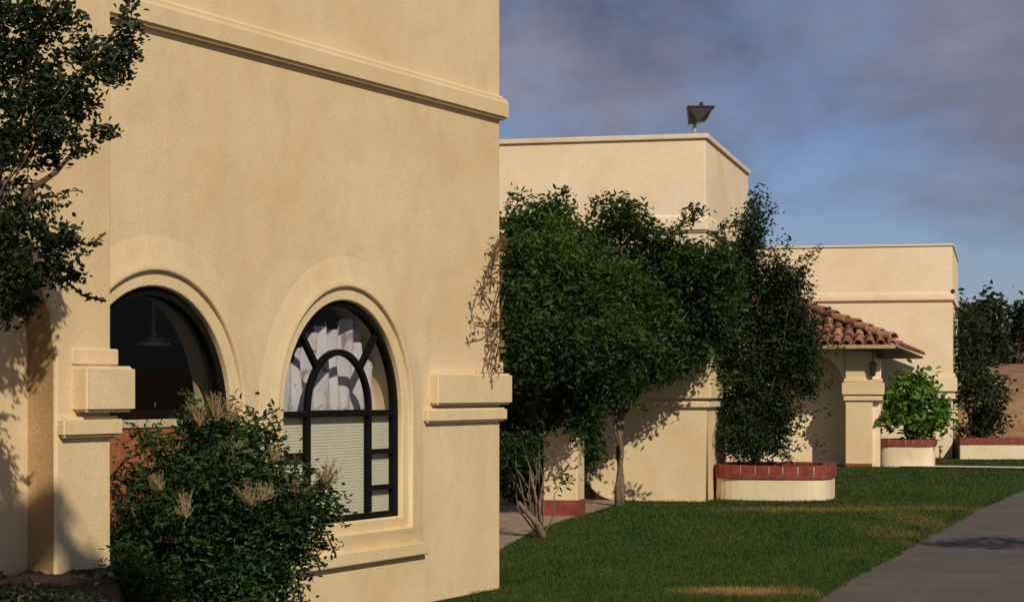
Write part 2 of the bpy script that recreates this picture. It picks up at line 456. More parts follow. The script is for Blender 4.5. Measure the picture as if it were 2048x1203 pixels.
# ------------------------------------------------------------------ front building
F1 = Fr(-0.10, 16.38, math.atan2(0.892, 0.452))
D = 0.52                                            # how far the left block stands forward
B1 = thing('stucco_building', 'large golden stucco building with two arched openings, nearest of the three buildings', 'building', (F1.X, F1.Y, 0), F1.rz)
WX, WR, WS, WB = -2.39, 0.80, 1.479, 0.70           # arched window: centre, radius, springing, sill
AX, AR = -4.60, 0.80                                # arched doorway
xl = F1.loc(222, 800, D)[0]                         # right-hand corner of the forward block
main_outline = [(-6.9, -0.1), (0, -0.1), (0, 6.3), (-6.9, 6.3)]
plate('wall', [main_outline, arch(WX, WR, WB, WS), arch(AX, AR, 0.30, WS)], 0.0, 0.30, M['gold'], B1, 0.012)
# side and rear walls, floor and roof close the room
mb = MB(); mb.box(-0.30, -0.002, 0.302, 6.0, -0.1, 6.29, 0.0); mb.box(-9.5, 0, 6.0, 6.3, -0.1, 6.3); mb.box(-9.5, -9.2, 0.0, 6.0, -0.1, 6.3)
mb.build('rear_wall', M['gold'], B1)
mb = MB(); mb.box(-9.2, -0.302, 0.302, 5.998, 3.3, 3.45); mb.box(-9.2, -0.302, 0.302, 5.998, -0.05, 0.05); mb.box(-9.19, -.31, 5.9, 5.99, .06, 3.29); mb.box(-9.19, -9.1, .31, 5.89, .06, 3.29); mb.build('interior', M['dark'], B1)  # dark lining panels added to stand in for the shade of the room
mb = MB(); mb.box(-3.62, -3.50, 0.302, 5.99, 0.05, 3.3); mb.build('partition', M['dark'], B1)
# cornice, wrapping the corner
prof = [(0.06, 3.845), (-0.060, 3.85), (-0.062, 4.0), (-0.044, 4.035), (0.06, 4.05)]
def wrapped(profile, xa, ydepth, name, mat, par, xend=0.0, rnd=0.024):
    """profile of (outward offset y, z) run along the front from xa to the corner at xend, then round the side"""
    mb = MB(); n = len(profile)
    path = []
    for y, z in profile: path.append(((xa, y, z), (xend - y, y, z), (xend - y, ydepth, z)))
    vs = [p[k] for k in range(3) for p in path]
    fs = [(k * n + i, k * n + (i + 1) % n, (k + 1) * n + (i + 1) % n, (k + 1) * n + i) for k in range(2) for i in range(n)]
    fs += [tuple(range(n)), tuple(range(2 * n, 3 * n))[::-1]]
    v, f = mb._add(vs, fs)
    es = [e for e in mb.b.edges]
    bmesh.ops.bevel(mb.b, geom=es, offset=rnd, segments=3, affect='EDGES', clamp_overlap=True)
    return mb.build(name, mat, par)
wrapped(prof, -6.6, 6.2, 'cornice', M['gold'], B1)
# mouldings round the corner pier
def pier_caps(par, xa_block, xa_band, ydepth, mat, xend=0.0, p=0.08, z=(1.39, 1.50, 1.525, 1.775, 1.89)):
    for nm, xa, pp, za, zb in (('capital_band', xa_band, p * 0.62, z[0], z[1]), ('capital_block', xa_block, p, z[2], z[3])):
        wrapped([(0.05, za), (-pp, za), (-pp, zb), (0.05, zb)], xa, ydepth, nm, mat, par, xend, 0.016)
    mb = MB(); mb.box(xend - .34, xend + p * .55, -.012, ydepth, z[3] + .004, z[4] - .02, .010, 3); mb.build('capital_step', mat, par)
pier_caps(B1, F1.loc(878, 780, .08)[0], F1.loc(858, 825, .05)[0], 1.5, M['gold'])
# raised surround of the window and its apron
def ring(name, cx, r0, r1, zs, zb, zb1, y0, y1, mat, par, bev):
    prof_ = [(r1 + .08, 0.003), (r1 + .055, -.001), (r1 + .02, -.006), (r1 - .03, -.012), (r1 - .08, -.018), (r0 + .04, -.026), (r0 + .016, -.031), (r0 + .004, -.029), (r0, -.022), (r0, 0.02)]
    loops = []
    for r_, y_ in prof_:
        f_ = (r_ - r0) / (r1 - r0)
        loops.append([(x_, y_, z_) for x_, z_ in arch(cx, r_, zb + (zb1 - zb) * f_, zs, 40)])
    vs = [p for lp in loops for p in lp]; n_ = len(loops[0])
    mb = MB(); mb._add(vs, [(j * n_ + i, j * n_ + (i + 1) % n_, (j + 1) * n_ + (i + 1) % n_, (j + 1) * n_ + i) for j in range(len(loops) - 1) for i in range(n_)], True)
    return mb.build(name, mat, par)
ring('arch_surround', WX, 0.895, 1.05, WS, 0.615, 0.50, -0.045, 0.03, M['gold'], B1, 0.022)
ring('arch_surround', AX, 0.895, 1.05, WS, 0.25, 0.24, -0.045, 0.03, M['gold'], B1, 0.022)
ax1 = F1.loc(857, 1105, .05)[0]
plate('window_apron', [[(2 * WX - ax1, 0.395), (ax1, 0.395), (ax1 - .01, 0.47), (ax1 - 0.10, 0.495), (2 * WX - ax1 + .1, 0.495), (2 * WX - ax1, 0.47)]], -0.055, 0.03, M['gold'], B1, 0.012)
mb = MB(); mb.box(-3.4, 0.010, -0.010, 0.02, -0.1, 0.018); mb.build('base_strip', M['darkwood'], B1)

# arched window
def muntins(par, cx, r, zs, zb, y0, y1, fw, name, bars, extra=None):
    loops = [arch(cx, r - 0.004, zb + 0.004, zs), arch(cx, r - fw, zb + fw, zs)]
    fr = plate(name, loops, y0, y1, M['frame'], par, 0.006)
    return fr
Wn = plate('window', [arch(WX, WR - 0.003, WB + 0.003, WS), arch(WX, WR - 0.046, WB + 0.045, WS)], 0.035, 0.092, M['frame'], B1, 0.006)
xA, xB = F1.loc(618, 900, -.05)[0], F1.loc(740, 900, -.05)[0]
rin = (xB - xA) / 2; xc = (xA + xB) / 2
mb = MB()
g = 0.021
mb.box(WX - WR + .05, WX + WR - .05, 0.042, 0.088, WS - 0.028, WS + 0.016, 0.004)
for x in (xA, xB): mb.box(x - g, x + g, 0.045, 0.086, WB + .05, WS - .029, 0.004)
for s_, zl in ((1, (1.19, 0.925)), (-1, (1.19, 0.925))):
    for z in zl:
        x0, x1 = (xB + g, WX + WR - .05) if s_ > 0 else (WX - WR + .05, xA - g)
        mb.box(x0, x1, 0.047, 0.084, z - .018, z + .018, 0.003)
for ang, in ((48,), (132,)):
    a_ = R(ang); r0, r1 = rin + .02, WR - .04
    d = Vector((math.cos(a_), 0, math.sin(a_))); nrm = Vector((-d.z, 0, d.x)) * 0.021
    p0_, p1_ = Vector((xc, 0, WS)) + d * r0, Vector((WX, 0, WS)) + d * r1
    mb.prism([((p0_ - nrm).x, (p0_ - nrm).z), ((p1_ - nrm).x, (p1_ - nrm).z), ((p1_ + nrm).x, (p1_ + nrm).z), ((p0_ + nrm).x, (p0_ + nrm).z)], 0.047, 0.084)
mb.build('muntin', M['frame'], Wn)
plate('inner_arch', [arch(xc, rin + .022, WS + .017, WS + .02), arch(xc, rin - .022, WS + .018, WS + .02)], 0.045, 0.086, M['frame'], Wn, 0.004)
plate('pane', [arch(WX, WR - .045, WB + .045, WS)], 0.062, 0.067, M['glass'], Wn)
# blind: one mesh of slats
mb = MB(); z = WB + .02
while z < WS - 0.01:
    vs = [(WX - WR + .06, 0.097, z), (WX + WR - .02, 0.097, z), (WX + WR - .02, 0.1005, z + .0225), (WX - WR + .06, 0.1005, z + .0225)]
    mb._add(vs, [(0, 1, 2, 3)]); z += 0.022
mb.build('blind', M['blind'], Wn)
# curtain: pleated cloth hung in swags, its head stepping up to the middle
nxc, nzc = 170, 30
cpx = [555, 590, 612, 628, 645, 662, 668, 684, 697, 704, 718, 728, 742, 752, 766, 778, 790]
ctp = [.36, .46, .57, .62, .655, .60, .66, .68, .60, .67, .66, .58, .50, .44, .30, .16, .02]
cxs = [F1.loc(p, 700, -.21)[0] for p in cpx]
x0, x1 = cxs[0], cxs[-1]
U, V = np.meshgrid(np.linspace(0, 1, nxc), np.linspace(0, 1, nzc))
Xc = x0 + (x1 - x0) * U
top = WS + np.array(ctp)[np.clip(np.searchsorted(np.array(cxs), Xc) - 1, 0, len(ctp) - 1)]
Zc = (WS - 0.02) + (top - WS + .02) * V
Yc = 0.215 + 0.034 * np.sin(U * 62 + 1.2 * V) * (0.3 + V) + 0.018 * np.sin(U * 23 + V * 5)
vv = np.stack([Xc.ravel(), Yc.ravel(), Zc.ravel()], 1)
ii = np.arange(nxc * nzc).reshape(nzc, nxc)
ff = np.stack([ii[:-1, :-1].ravel(), ii[:-1, 1:].ravel(), ii[1:, 1:].ravel(), ii[1:, :-1].ravel()], 1)
link('curtain', np_mesh('curtain', vv, ff, smooth=True), M['curtain'], Wn)

# arched doorway: dark glazed head, cream rail, brown boards
Dr = plate('door', [arch(AX, AR - .003, 0.35, WS), arch(AX, AR - .06, 0.41, WS)], 0.035, 0.125, M['frame'], B1, 0.006)
mb = MB(); mb.box(AX - AR + .05, AX + AR - .05, 0.045, 0.115, 1.468, 1.515, 0.004); mb.build('transom', M['frame'], Dr)
mb = MB(); mb.box(AX - AR + .05, AX + AR - .05, 0.045, 0.115, 0.66, 0.735, 0.004); mb.build('kick_rail', M['frame'], Dr)
mb = MB(); mb.box(AX - AR + .052, AX + AR - .052, 0.050, 0.110, 1.412, 1.462, 0.004); mb.build('rail', M['creamwood'], Dr)
mb = MB(); x = AX - AR + .055
while x < AX + AR - .06:
    mb.box(x, min(x + .148, AX + AR - .055), 0.062, 0.105, 0.737, 1.408, 0.004); x += .15
mb.build('board_panel', M['wood'], Dr)
plate('pane', [arch(AX, AR - .045, 1.50, WS)], 0.062, 0.067, M['glass'], Dr)
# a pendant lamp and a slanting rod seen behind the dark glass
Lp = thing('pendant_lamp', 'dark shallow pendant lamp on a thin rod seen through the arched doorway', 'lamp', tuple(F1.world(F1.loc(307, 650, -.55)[0], .55, 0)))
mb = MB(); mb.tube([(0, 0, 3.3), (0, 0, 1.98)], 0.014, 8); mb.build('rod', M['post'], Lp)
mb = MB(); mb.lathe([(0.012, 2.03), (0.03, 1.99), (0.10, 1.955), (0.13, 1.935), (0.12, 1.938), (0.0, 1.985)], 24); mb.build('shade', M['post'], Lp)
mb = MB(); mb.tube([(.42, .1, 1.86), (.62, .1, 2.10)], .012, 6); mb.tube([(0, 0, 2.0), (.42, .1, 1.86)], .006, 5); mb.build('chain', M['post'], Lp)

# forward block with its niche
nr = F1.loc(113, 950, D)[0]; nR = 0.70; nzs = 1.82
plate('forward_wall', [[(-9.6, -0.1), (xl, -0.1), (xl, 6.3), (-9.6, 6.3)], arch(nr - nR, nR, 0.2, nzs)], -D, -D + 0.16, M['gold'], B1, 0.014)
mb = MB(); mb.box(-9.6, xl - .001, -D + 0.19, -0.005, -0.1, 6.29); mb.build('niche_wall', M['gold'], B1)
# splayed, rougher jamb inside the niche, its shade put into the tan colour
a0 = arch(nr - nR, nR - .002, 0.0, nzs, 32); a1_ = arch(nr - nR, nR + 0.002, 0.0, nzs, 32)
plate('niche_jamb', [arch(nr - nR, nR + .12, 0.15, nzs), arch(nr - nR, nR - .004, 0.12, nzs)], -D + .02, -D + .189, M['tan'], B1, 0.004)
def block_caps():
    for nm, xa, pp, za, zb in (('capital_band', F1.loc(130, 850, D + .05)[0], .05, 1.39, 1.50), ('capital_block', F1.loc(175, 770, D + .10)[0], .10, 1.525, 1.775)):
        wrapped([(-D + .05, za), (-D - pp, za), (-D - pp, zb), (-D + .05, zb)], xa, -0.02, nm, M['gold'], B1, xl - D, 0.016)
block_caps()
mb = MB(); mb.box(xl - .34, xl + .055, -D - .012, -D + .4, 1.779, 1.87, .010, 3); mb.build('capital_step', M['gold'], B1)
# parapet coping, out of the frame above
mb = MB(); mb.box(-9.7, 0.06, -D - .06, 6.35, 6.302, 6.42, 0.02); mb.build('roof', M['gold'], B1)

# ------------------------------------------------------------------ middle building
F2 = Fr(2.83, 29.2, R(-13.7))
B2 = thing('stucco_building', 'pale stucco building half hidden by the leafy vine, floodlight on its roof', 'building', (F2.X, F2.Y, 0), F2.rz)
H2 = 5.30
x2l = F2.loc(1171, 900)[0]; xf = F2.loc(1236, 1000)[0]
low = [(xf, -0.05), (0, -0.05), (0, 2.6), (x2l, 2.6), (x2l, 0.42)] + [(x2l + (xf - x2l) * (1 - math.cos(a * PI / 16)), 0.42 - 0.42 * math.sin(a * PI / 16)) for a in range(1, 8)]
plate('wall', [low], 0.0, 0.25, M['warm'], B2, 0.01)
mb = MB(); mb.box(x2l + .1, -0.26, 0.26, 1.3, -0.05, 2.6); mb.build('inner_wall', M['warm'], B2)
mb = MB(); mb.box(x2l + .02, x2l + .099, 0.27, 1.25, 0.0, 0.22); mb.build('brick_base', M['brick'], B2)
# side wall with arched opening (local x is the depth here)
sw = plate('side_wall', [[(0.252, -0.05), (5.1, -0.05), (5.1, 2.6), (0.252, 2.6)], arch(2.75, 1.30, 0.0, 1.2)], 0.0, 0.25, M['warm'], B2, 0.01)
sw.rotation_euler = (0, 0, R(90)); sw.location = (-0.003, 0.0, 0)
mb = MB(); mb.box(-9, -0.003, 0.004, 5.1, 2.602, H2, 0.012)
mb.build('upper_storey', M['pale'], B2)
mb = MB(); mb.box(-9, -0.3, 5.0, 5.25, -0.05, 2.6); mb.box(-9, -8.8, 0.3, 5, -.05, 2.6); mb.build('rear_wall', M['warm'], B2)
mb = MB(); mb.box(-9.03, 0.035, -0.035, 5.14, H2 + .002, H2 + .075, 0.012); mb.build('roof', M['white'], B2)
wrapped([(0.05, 3.95), (-.03, 3.95), (-.032, 4.12), (-.008, 4.2), (0.05, 4.22)], -8.9, 5.1, 'cornice', M['pale'], B2)
mb = MB(); mb.prism([(-8.9, -.012), (.012, -.012), (.012, 5.1), (-.05, 5.1), (-.05, .05), (-8.9, .05)], 3.93, 3.947, 'z'); mb.build('shadow_stripe', M['tan'], B2)  # tan strip painted in as the shadow line beneath the cornice
pier_caps(B2, F2.loc(1262, 780)[0], F2.loc(1262, 800)[0], 1.36, M['warm'], 0.0, 0.085, (1.37, 1.47, 1.50, 1.78, 1.90))

GP = thing('garden_pillar', 'cream stucco pillar with red brick base beside the shaded passage', 'pillar', tuple(at(1128, 1030, 26.08)) [:2] + (0,), R(-13.7))
mb = MB(); mb.box(-.225, .225, -.225, .225, .205, 2.15, .012); mb.build('shaft', M['warm'], GP)
mb = MB()
mb.box(-.236, .236, -.236, .236, .005, .2, .004); mb.mi = 1
mb.build('brick_base', [M['brick'], M['mortar']], GP)

# ------------------------------------------------------------------ far building with tiled porch
F3 = Fr(10.57, 48.0, R(-13.7))
B3 = thing('stucco_building', 'far pale stucco building with thin red stripe and tiled porch roof', 'building', (F3.X, F3.Y, 0), F3.rz)
H3 = 5.08
mb = MB(); mb.box(-9, 0, 0, 0.25, -0.3, 3.73, .01); mb.build('wall', M['pale'], B3)
sw = plate('side_wall', [[(0.25, -0.3), (6.6, -0.3), (6.6, 3.73), (0.25, 3.73)], arch(3.5, 2.2, 0.0, 1.2)], 0.0, 0.25, M['pale'], B3, 0.01)
sw.rotation_euler = (0, 0, R(90)); sw.location = (-0.004, 0.0, 0)
mb = MB(); mb.box(-9, -0.2, 6.4, 6.6, -.3, 3.7); mb.box(-9, -8.8, .3, 6.4, -.3, 3.7); mb.build('rear_wall', M['pale'], B3)
mb = MB(); mb.box(-9, -0.003, 0.003, 6.6, 3.76, H3, .012); mb.build('upper_storey', M['pale'], B3)
mb = MB(); mb.box(-9.03, 0.03, -.03, 6.63, H3 + .002, H3 + .05, .012); mb.build('roof', M['white'], B3)
wrapped([(0.05, 3.765), (-.028, 3.765), (-.030, 3.9), (-.008, 3.99), (0.05, 4.0)], -8.9, 6.6, 'cornice', M['pale'], B3)
mb = MB(); mb.prism([(-8.9, -.02), (.02, -.02), (.02, 6.6), (-.05, 6.6), (-.05, .05), (-8.9, .05)], 3.742, 3.762, 'z'); mb.build('red_stripe', M['redpaint'], B3)
for (ya, yb, xo) in ((0.0, 1.3, 0.06),):
    pier_caps(B3, -0.45, -0.40, 1.3, M['pale'], 0.0, 0.10, (1.40, 1.55, 1.58, 1.92, 2.05))
mb = MB(); mb.tube([(F3.loc(1906, 582)[0], -.03, F3.loc(1906, 582)[1]), (F3.loc(1906, 582)[0], .01, F3.loc(1906, 582)[1])], .05, 10); mb.build('vent', M['darkwood'], B3)

# porch of the far building
FP = Fr(*at(1745, 933, 42.3)[:2], R(-13.7))
def PB(name): return bpy.data.objects.new(name, None)
PL = bpy.data.objects.new('porch', None); COL.objects.link(PL); PL.parent = B3
PL.location = F3_local = Matrix.Rotation(-F3.rz, 4, 'Z') @ (Vector((FP.X, FP.Y, 0)) - Vector((F3.X, F3.Y, 0)))
pw = 0.565
hole_r = FP.loc(1690, 770, -.12)[0]
plate('porch_wall', [[(-4.2, -.05), (0.16, -.05), (0.16, 2.5), (-4.2, 2.5)], arch(hole_r - .80, .80, 0.0, 1.62)], 0.10, 0.38, M['pale'], PL, .012)
mb = MB(); mb.box(-pw, 0, 0, .098, .06, 2.45, .015); mb.build('pilaster', M['warm'], PL)
mb = MB(); mb.box(-pw + .01, -.01, -.02, .09, 0.0, .058); mb.build('brick_base', M['brick'], PL)
for nm, pp, za, zb in (('capital_band', .045, 1.40, 1.50), ('capital_block', .075, 1.525, 1.78), ('capital_step', .035, 1.784, 1.87)):
    mb = MB(); mb.box(-pw - pp, .16 + pp, -pp, .38 + pp, za, zb, .015); mb.build(nm, M['warm'], PL)
mb = MB(); mb.box(-3.6, hole_r + 0.25, 1.0, 1.15, -.05, 2.5); mb.build('porch_back_wall', M['pale'], PL)
mb = MB(); mb.box(-4.2, 0.1, .39, 5.2, 2.502, 2.56); mb.build('soffit', M['darkwood'], PL)
# bracket beneath the eave
mb = MB(); mb.prism([(-0.5, 2.49), (0.12, 2.49), (0.12, 2.28), (0.0, 2.30), (-.2, 2.40)], 0.16 - .06, .16 + .06, 'x'); mb.build('bracket', M['darkwood'], PL)

# tiled roof in porch coordinates
def w2p(v): return Matrix.Rotation(-FP.rz, 4, 'Z') @ (Vector(v) - Vector((FP.X, FP.Y, 0)))
A = w2p(at(1790, 688, 41.72)); Bp = w2p(at(1846, 711, 47.9))
slope = math.tan(R(22))
ze = A.z
# front slope rises along +y; hip runs from A back and to the left
tm = MB(); tm.b.faces.layers.float.new('tone')
ph = 0.235; rr = 0.085
x = A.x - 0.06; k = 0
while x > -4.6:
    run = min(max((A.x - x) * 1.0, 0.12), 3.4)
    n_ = max(1, int(math.ceil(run / 0.40)))
    for j in range(n_):
        y0 = A.y - .05 + j * 0.40; y1 = min(y0 + 0.46, A.y + run + .08)
        jit = random.gauss(0, .012); jx = random.gauss(0, .008)
        z0 = ze + (y0 - A.y) * slope + .035 + random.gauss(0, .006); z1 = ze + (y1 - A.y) * slope + 0.0
        tm.tone = random.random()
        pts = []
        for i in range(9):
            a_ = PI * i / 8
            pts.append((x + jx + rr * 1.10 * math.cos(a_), y0 + jit, z0 + rr * math.sin(a_)))
        for i in range(9):
            a_ = PI * i / 8
            pts.append((x + jx + rr * .85 * math.cos(a_), y1 + jit, z1 + rr * .82 * math.sin(a_)))
        for i in range(9):
            a_ = PI * i / 8
            pts.append((x + jx + rr * .92 * math.cos(a_), y0 + jit, z0 + rr * .80 * math.sin(a_)))
        fs = [(i, i + 1, 9 + i + 1, 9 + i) for i in range(8)] + [(i, 18 + i, 18 + i + 1, i + 1) for i in range(8)]
        tm._add(pts, fs, False)
        # pan between covers
        tm.tone = random.random() * .6
        xm_ = x + ph / 2
        tm._add([(xm_ - .09, y0 + .03, z0 + .01), (xm_, y0 + .03, z0 - .03), (xm_ + .09, y0 + .03, z0 + .01), (xm_ + .09, y1 + .03, z1 + .012), (xm_, y1 + .03, z1 - .028), (xm_ - .09, y1 + .03, z1 + .012)], [(0, 1, 4, 5), (1, 2, 3, 4)])
    x -= ph
# right slope: tiles running down to the right eave
vec = Bp - A; Ls = vec.length; ed = vec.normalized()
out = Vector((ed.y, -ed.x, 0)).normalized()
kk = 0.15
while kk < Ls - .1:
    base = A + ed * kk
    run = min(kk * 1.0 + .1, 3.2); n_ = max(1, int(math.ceil(run / .4)))
    for j in range(n_):
        r0 = -.06 + j * .4; r1 = min(r0 + .46, run + .1)
        tm.tone = random.random()
        p0_ = base - out * r0 + Vector((0, 0, r0 * slope + .03)); p1_ = base - out * r1 + Vector((0, 0, r1 * slope))
        pts = [p0_ + ed * (rr * 1.1 * math.cos(PI * i / 6)) + Vector((0, 0, rr * math.sin(PI * i / 6))) for i in range(7)]
        pts += [p1_ + ed * (rr * .85 * math.cos(PI * i / 6)) + Vector((0, 0, rr * .82 * math.sin(PI * i / 6))) for i in range(7)]
        pts += [p0_ + ed * (rr * .92 * math.cos(PI * i / 6)) + Vector((0, 0, rr * .8 * math.sin(PI * i / 6))) for i in range(7)]
        tm._add(pts, [(i, i + 1, 8 + i, 7 + i) for i in range(6)] + [(i, 14 + i, 15 + i, i + 1) for i in range(6)])
    kk += ph
# hip tiles
hp = Vector((A.x - .02, A.y + .02, ze + .07)); hd = Vector((-1, 1, slope)).normalized(); hs = Vector((1, 1, 0)).normalized()
L = 0.0
while L < 4.3:
    tm.tone = random.random()
    p0_ = hp + hd * L + Vector((0, 0, .045 + random.gauss(0, .008))); p1_ = hp + hd * (L + .44) + Vector((0, 0, .0))
    r0, r1 = .135, .105
    pts = [p0_ + hs * (r0 * math.cos(PI * i / 8)) + Vector((0, 0, r0 * math.sin(PI * i / 8))) for i in range(9)]
    pts += [p1_ + hs * (r1 * math.cos(PI * i / 8)) + Vector((0, 0, r1 * math.sin(PI * i / 8))) for i in range(9)]
    pts += [p0_ + hs * (r0 * .8 * math.cos(PI * i / 8)) + Vector((0, 0, r0 * .8 * math.sin(PI * i / 8))) for i in range(9)]
    tm._add(pts, [(i, i + 1, 10 + i, 9 + i) for i in range(8)] + [(i, 18 + i, 19 + i, i + 1) for i in range(8)])
    L += .38
tm.build('tile_roof', M['tile'], PL)
# deck beneath the tiles, and fascia
deck = MB()
ap = Vector((A.x - 3.3, A.y + 3.3, ze + 3.3 * slope - .04))
e0 = Vector((-4.7, A.y, ze - .02)); a_ = Vector((A.x, A.y, ze - .02)); b_ = Vector((Bp.x, Bp.y, Bp.z - .02)); apl = Vector((-4.7, A.y + 3.3, ap.z)); bt = Vector((b_.x - 3.2, b_.y, b_.z + 3.2 * slope - .04))
dn = Vector((0, 0, .05))
deck._add([e0, a_, ap, apl], [(0, 1, 2, 3)]); deck._add([a_, b_, bt, ap], [(0, 1, 2, 3)])
deck._add([e0 - dn, a_ - dn, b_ - dn, Vector((-4.7, b_.y, b_.z)) - dn], [(0, 1, 2, 3)])
deck._add([a_, b_, b_ - dn, a_ - dn], [(0, 1, 2, 3)])
deck.build('roof_deck', M['darkwood'], PL)
mb = MB(); mb.box(-4.7, A.x + .01, A.y - .03, A.y + .01, ze - .085, ze - .005); mb.build('fascia', M['fascia'], PL)

WL = thing('wall_lantern', 'small dark lantern hung under the tiled eave on the porch pillar', 'lantern', tuple(FP.world(.02, -.10, 2.0)), FP.rz)
mb = MB(); mb.tube([(0, .10, .30), (0, -.02, .31), (0, -.04, .22)], .015, 6); mb.build('arm', M['lampbody'], WL)
mb = MB(); mb.lathe([(0, .24), (.05, .21), (.095, .16), (.085, .15), (.075, .14), (.05, -.04), (.06, -.05), (.02, -.09), (0, -.10)], 6, smooth=False); mb.build('lamp_body', M['lampbody'], WL)

# ------------------------------------------------------------------ planters
def planter(name, label, cxw, cyw, r, h, hb, nb, a0=0, a1=2 * PI, soil=True, seg=64, rz=R(-13.7), sq=4.2):
    t_ = thing(name, label, 'planter', (cxw, cyw, 0), rz)
    mb = MB(); mb.lathe([(r - .16, -.04), (r, -.04), (r, h - hb), (r - .16, h - hb)], seg, a0=a0, a1=a1, smooth=False); mb.build('wall', M['white'], t_)
    bk = MB()
    bk.mi = 1; bk.lathe([(r - .15, h - hb + .003), (r + .016, h - hb + .003), (r + .016, h - .012), (r - .15, h - .012)], seg, a0=a0, a1=a1); bk.mi = 0
    for i in range(nb):
        b0 = a0 + (a1 - a0) * (i + .05) / nb; b1 = a0 + (a1 - a0) * (i + .95) / nb
        j = random.gauss(0, .002)
        ro, ri, z0, z1 = r + .024 + j, r - .16, h - hb + .006, h + j
        bm_ = (b0 + b1) / 2
        vs = [(rr_ * math.cos(a_), rr_ * math.sin(a_), z_) for a_ in (b0, bm_, b1) for rr_ in (ri, ro) for z_ in (z0, z1)]
        fs = [(0, 1, 3, 2), (8, 10, 11, 9)]
        for q in (0, 4):
            fs += [(q + 0, q + 4, q + 5, q + 1), (q + 2, q + 3, q + 7, q + 6), (q + 1, q + 5, q + 7, q + 3), (q + 0, q + 2, q + 6, q + 4)]
        bk._add(vs, fs)
    bk.build('brick_coping', [M['brick'], M['mortar']], t_)
    mb = MB(); mb.lathe([(0.0, h - .09), (r - .165, h - .11)], seg); mb.build('soil', M['soil'], t_)
    for ch in t_.children:                      # rounded-square plan, flatter in front
        for vtx in ch.data.vertices:
            x_, y_ = vtx.co.x, vtx.co.y; q_ = math.hypot(x_, y_)
            if q_ > 1e-4:
                f_ = q_ / (abs(x_) ** sq + abs(y_) ** sq) ** (1 / sq)
                vtx.co.x *= f_; vtx.co.y *= f_
    return t_
PY1 = 30.35
planter('brick_planter', 'round cream planter with red brick coping on the lawn, the nearest one', (1551.5 - CX) / FPX * PY1, PY1, .865, .515, .20, 28)
PY2 = 42.75
planter('brick_planter', 'round cream planter with red coping holding the bright green bush', (1814 - CX) / FPX * PY2, PY2, .585, .58, .15, 24)
# straight far planter
FPp = thing('brick_planter', 'long straight cream planter with red coping in front of the dry hillside', 'planter', (10.75, 46.85, 0), R(-3))
mb = MB(); mb.box(-.25, 9, 0, .2, -.3, .345, .01); mb.build('wall', M['white'], FPp)
bk = MB(); bk.mi = 1; bk.box(-.25, 9, -.012, .2, .348, .49); bk.mi = 0
x = -.255
while x < 9:
    bk.box(x, x + .108, -.022 + random.gauss(0, .002), .21, .35, .505 + random.gauss(0, .002)); x += .12
bk.build('brick_coping', [M['brick'], M['mortar']], FPp)
mb = MB(); mb.box(-.2, 9, .2, 3.2, -.3, .40); mb.build('soil', M['soil'], FPp)

# floodlight on the roof of the middle building
fp = at(1390, 270, 29.6)
FL = thing('floodlight', 'dark box floodlight on short white post on the roof corner', 'floodlight', tuple(F2.world(F2.loc(1389, 270, -.25)[0], .25, H2 + .075)), 0)
mb = MB(); mb.tube([(0, 0, 0), (0, 0, .02)], .05, 12); mb.tube([(0, 0, .02), (0, 0, .20)], .030, 10); mb.build('post', M['post'], FL)
mb = MB()
mb._add([(-.085, -.11, .175), (.04, -.15, .19), (.165, -.11, .215), (.165, .1, .215), (-.085, .1, .175), (-.10, -.15, .40), (.27, -.15, .41), (.27, .14, .41), (-.10, .14, .40)],
        [(0, 1, 2, 3, 4), (5, 8, 7, 6), (0, 5, 6, 2, 1), (2, 6, 7, 3), (3, 7, 8, 4), (4, 8, 5, 0)])
mb.box(-.115, .29, -.165, .155, .403, .425, .006)
mb.build('lamp_head', M['lampbody'], FL)
mb = MB(); mb.lathe([(.0, .50), (.028, .495), (.035, .425), (0, .425)], 12, (.10, 0, 0)); mb.build('photocell', M['lampbody'], FL)

# tap on the end of the second planter
tp = at(1880, 901, 46.6)
TP = thing('garden_tap', 'small dark red garden tap on the wall beside the bright bush', 'tap', (tp.x, tp.y, 0))
mb = MB(); mb.tube([(0, 0, -.02), (0, 0, .26)], .02, 8); mb.tube([(0, 0, .24), (0, -.12, .24), (0, -.15, .18)], .025, 8); mb.tube([(-.05, -.05, .31), (.05, -.05, .31)], .02, 8); mb.tube([(0, -.05, .24), (0, -.05, .31)], .015, 6)
mb.build('tap_body', M['redpaint'], TP)

# ------------------------------------------------------------------ plants
def leaves(cent, size, tone, aspect=0.42, fold=0.25, up=0.35, r=None, droop=0.0, axis=None):
    """six-cornered folded leaves at cent (n,3)"""
    r = r or rng
    n = len(cent); cent = np.asarray(cent, float)
    if axis is None:
        d = r.normal(0, 1, (n, 3)); d[:, 2] = d[:, 2] * 0.6 - droop
    else: d = axis + r.normal(0, .5, (n, 3))
    d /= np.linalg.norm(d, axis=1)[:, None] + 1e-9
    nn = r.normal(0, 1, (n, 3)); nn[:, 2] += up; nn[:, 1] -= up * .5
    s = np.cross(d, nn); s /= np.linalg.norm(s, axis=1)[:, None] + 1e-9
    nn = np.cross(s, d)
    L_ = size * r.uniform(.65, 1.25, n)[:, None]; W_ = L_ * aspect
    b = cent; tip = cent + d * L_
    m1 = cent + d * L_ * .38; m2 = cent + d * L_ * .72
    v = np.stack([b, m1 + s * W_ * .5 + nn * W_ * fold, m2 + s * W_ * .40 + nn * W_ * fold, tip, m2 - s * W_ * .40 + nn * W_ * fold, m1 - s * W_ * .5 + nn * W_ * fold], 1).reshape(-1, 3)
    i = np.arange(n)[:, None] * 6
    f = np.concatenate([i + np.array([[0, 1, 2, 3]]), i + np.array([[0, 3, 4, 5]])], 1).reshape(-1, 4)
    tn = np.repeat(np.clip(tone, 0, 1), 2)
    return v, f, tn

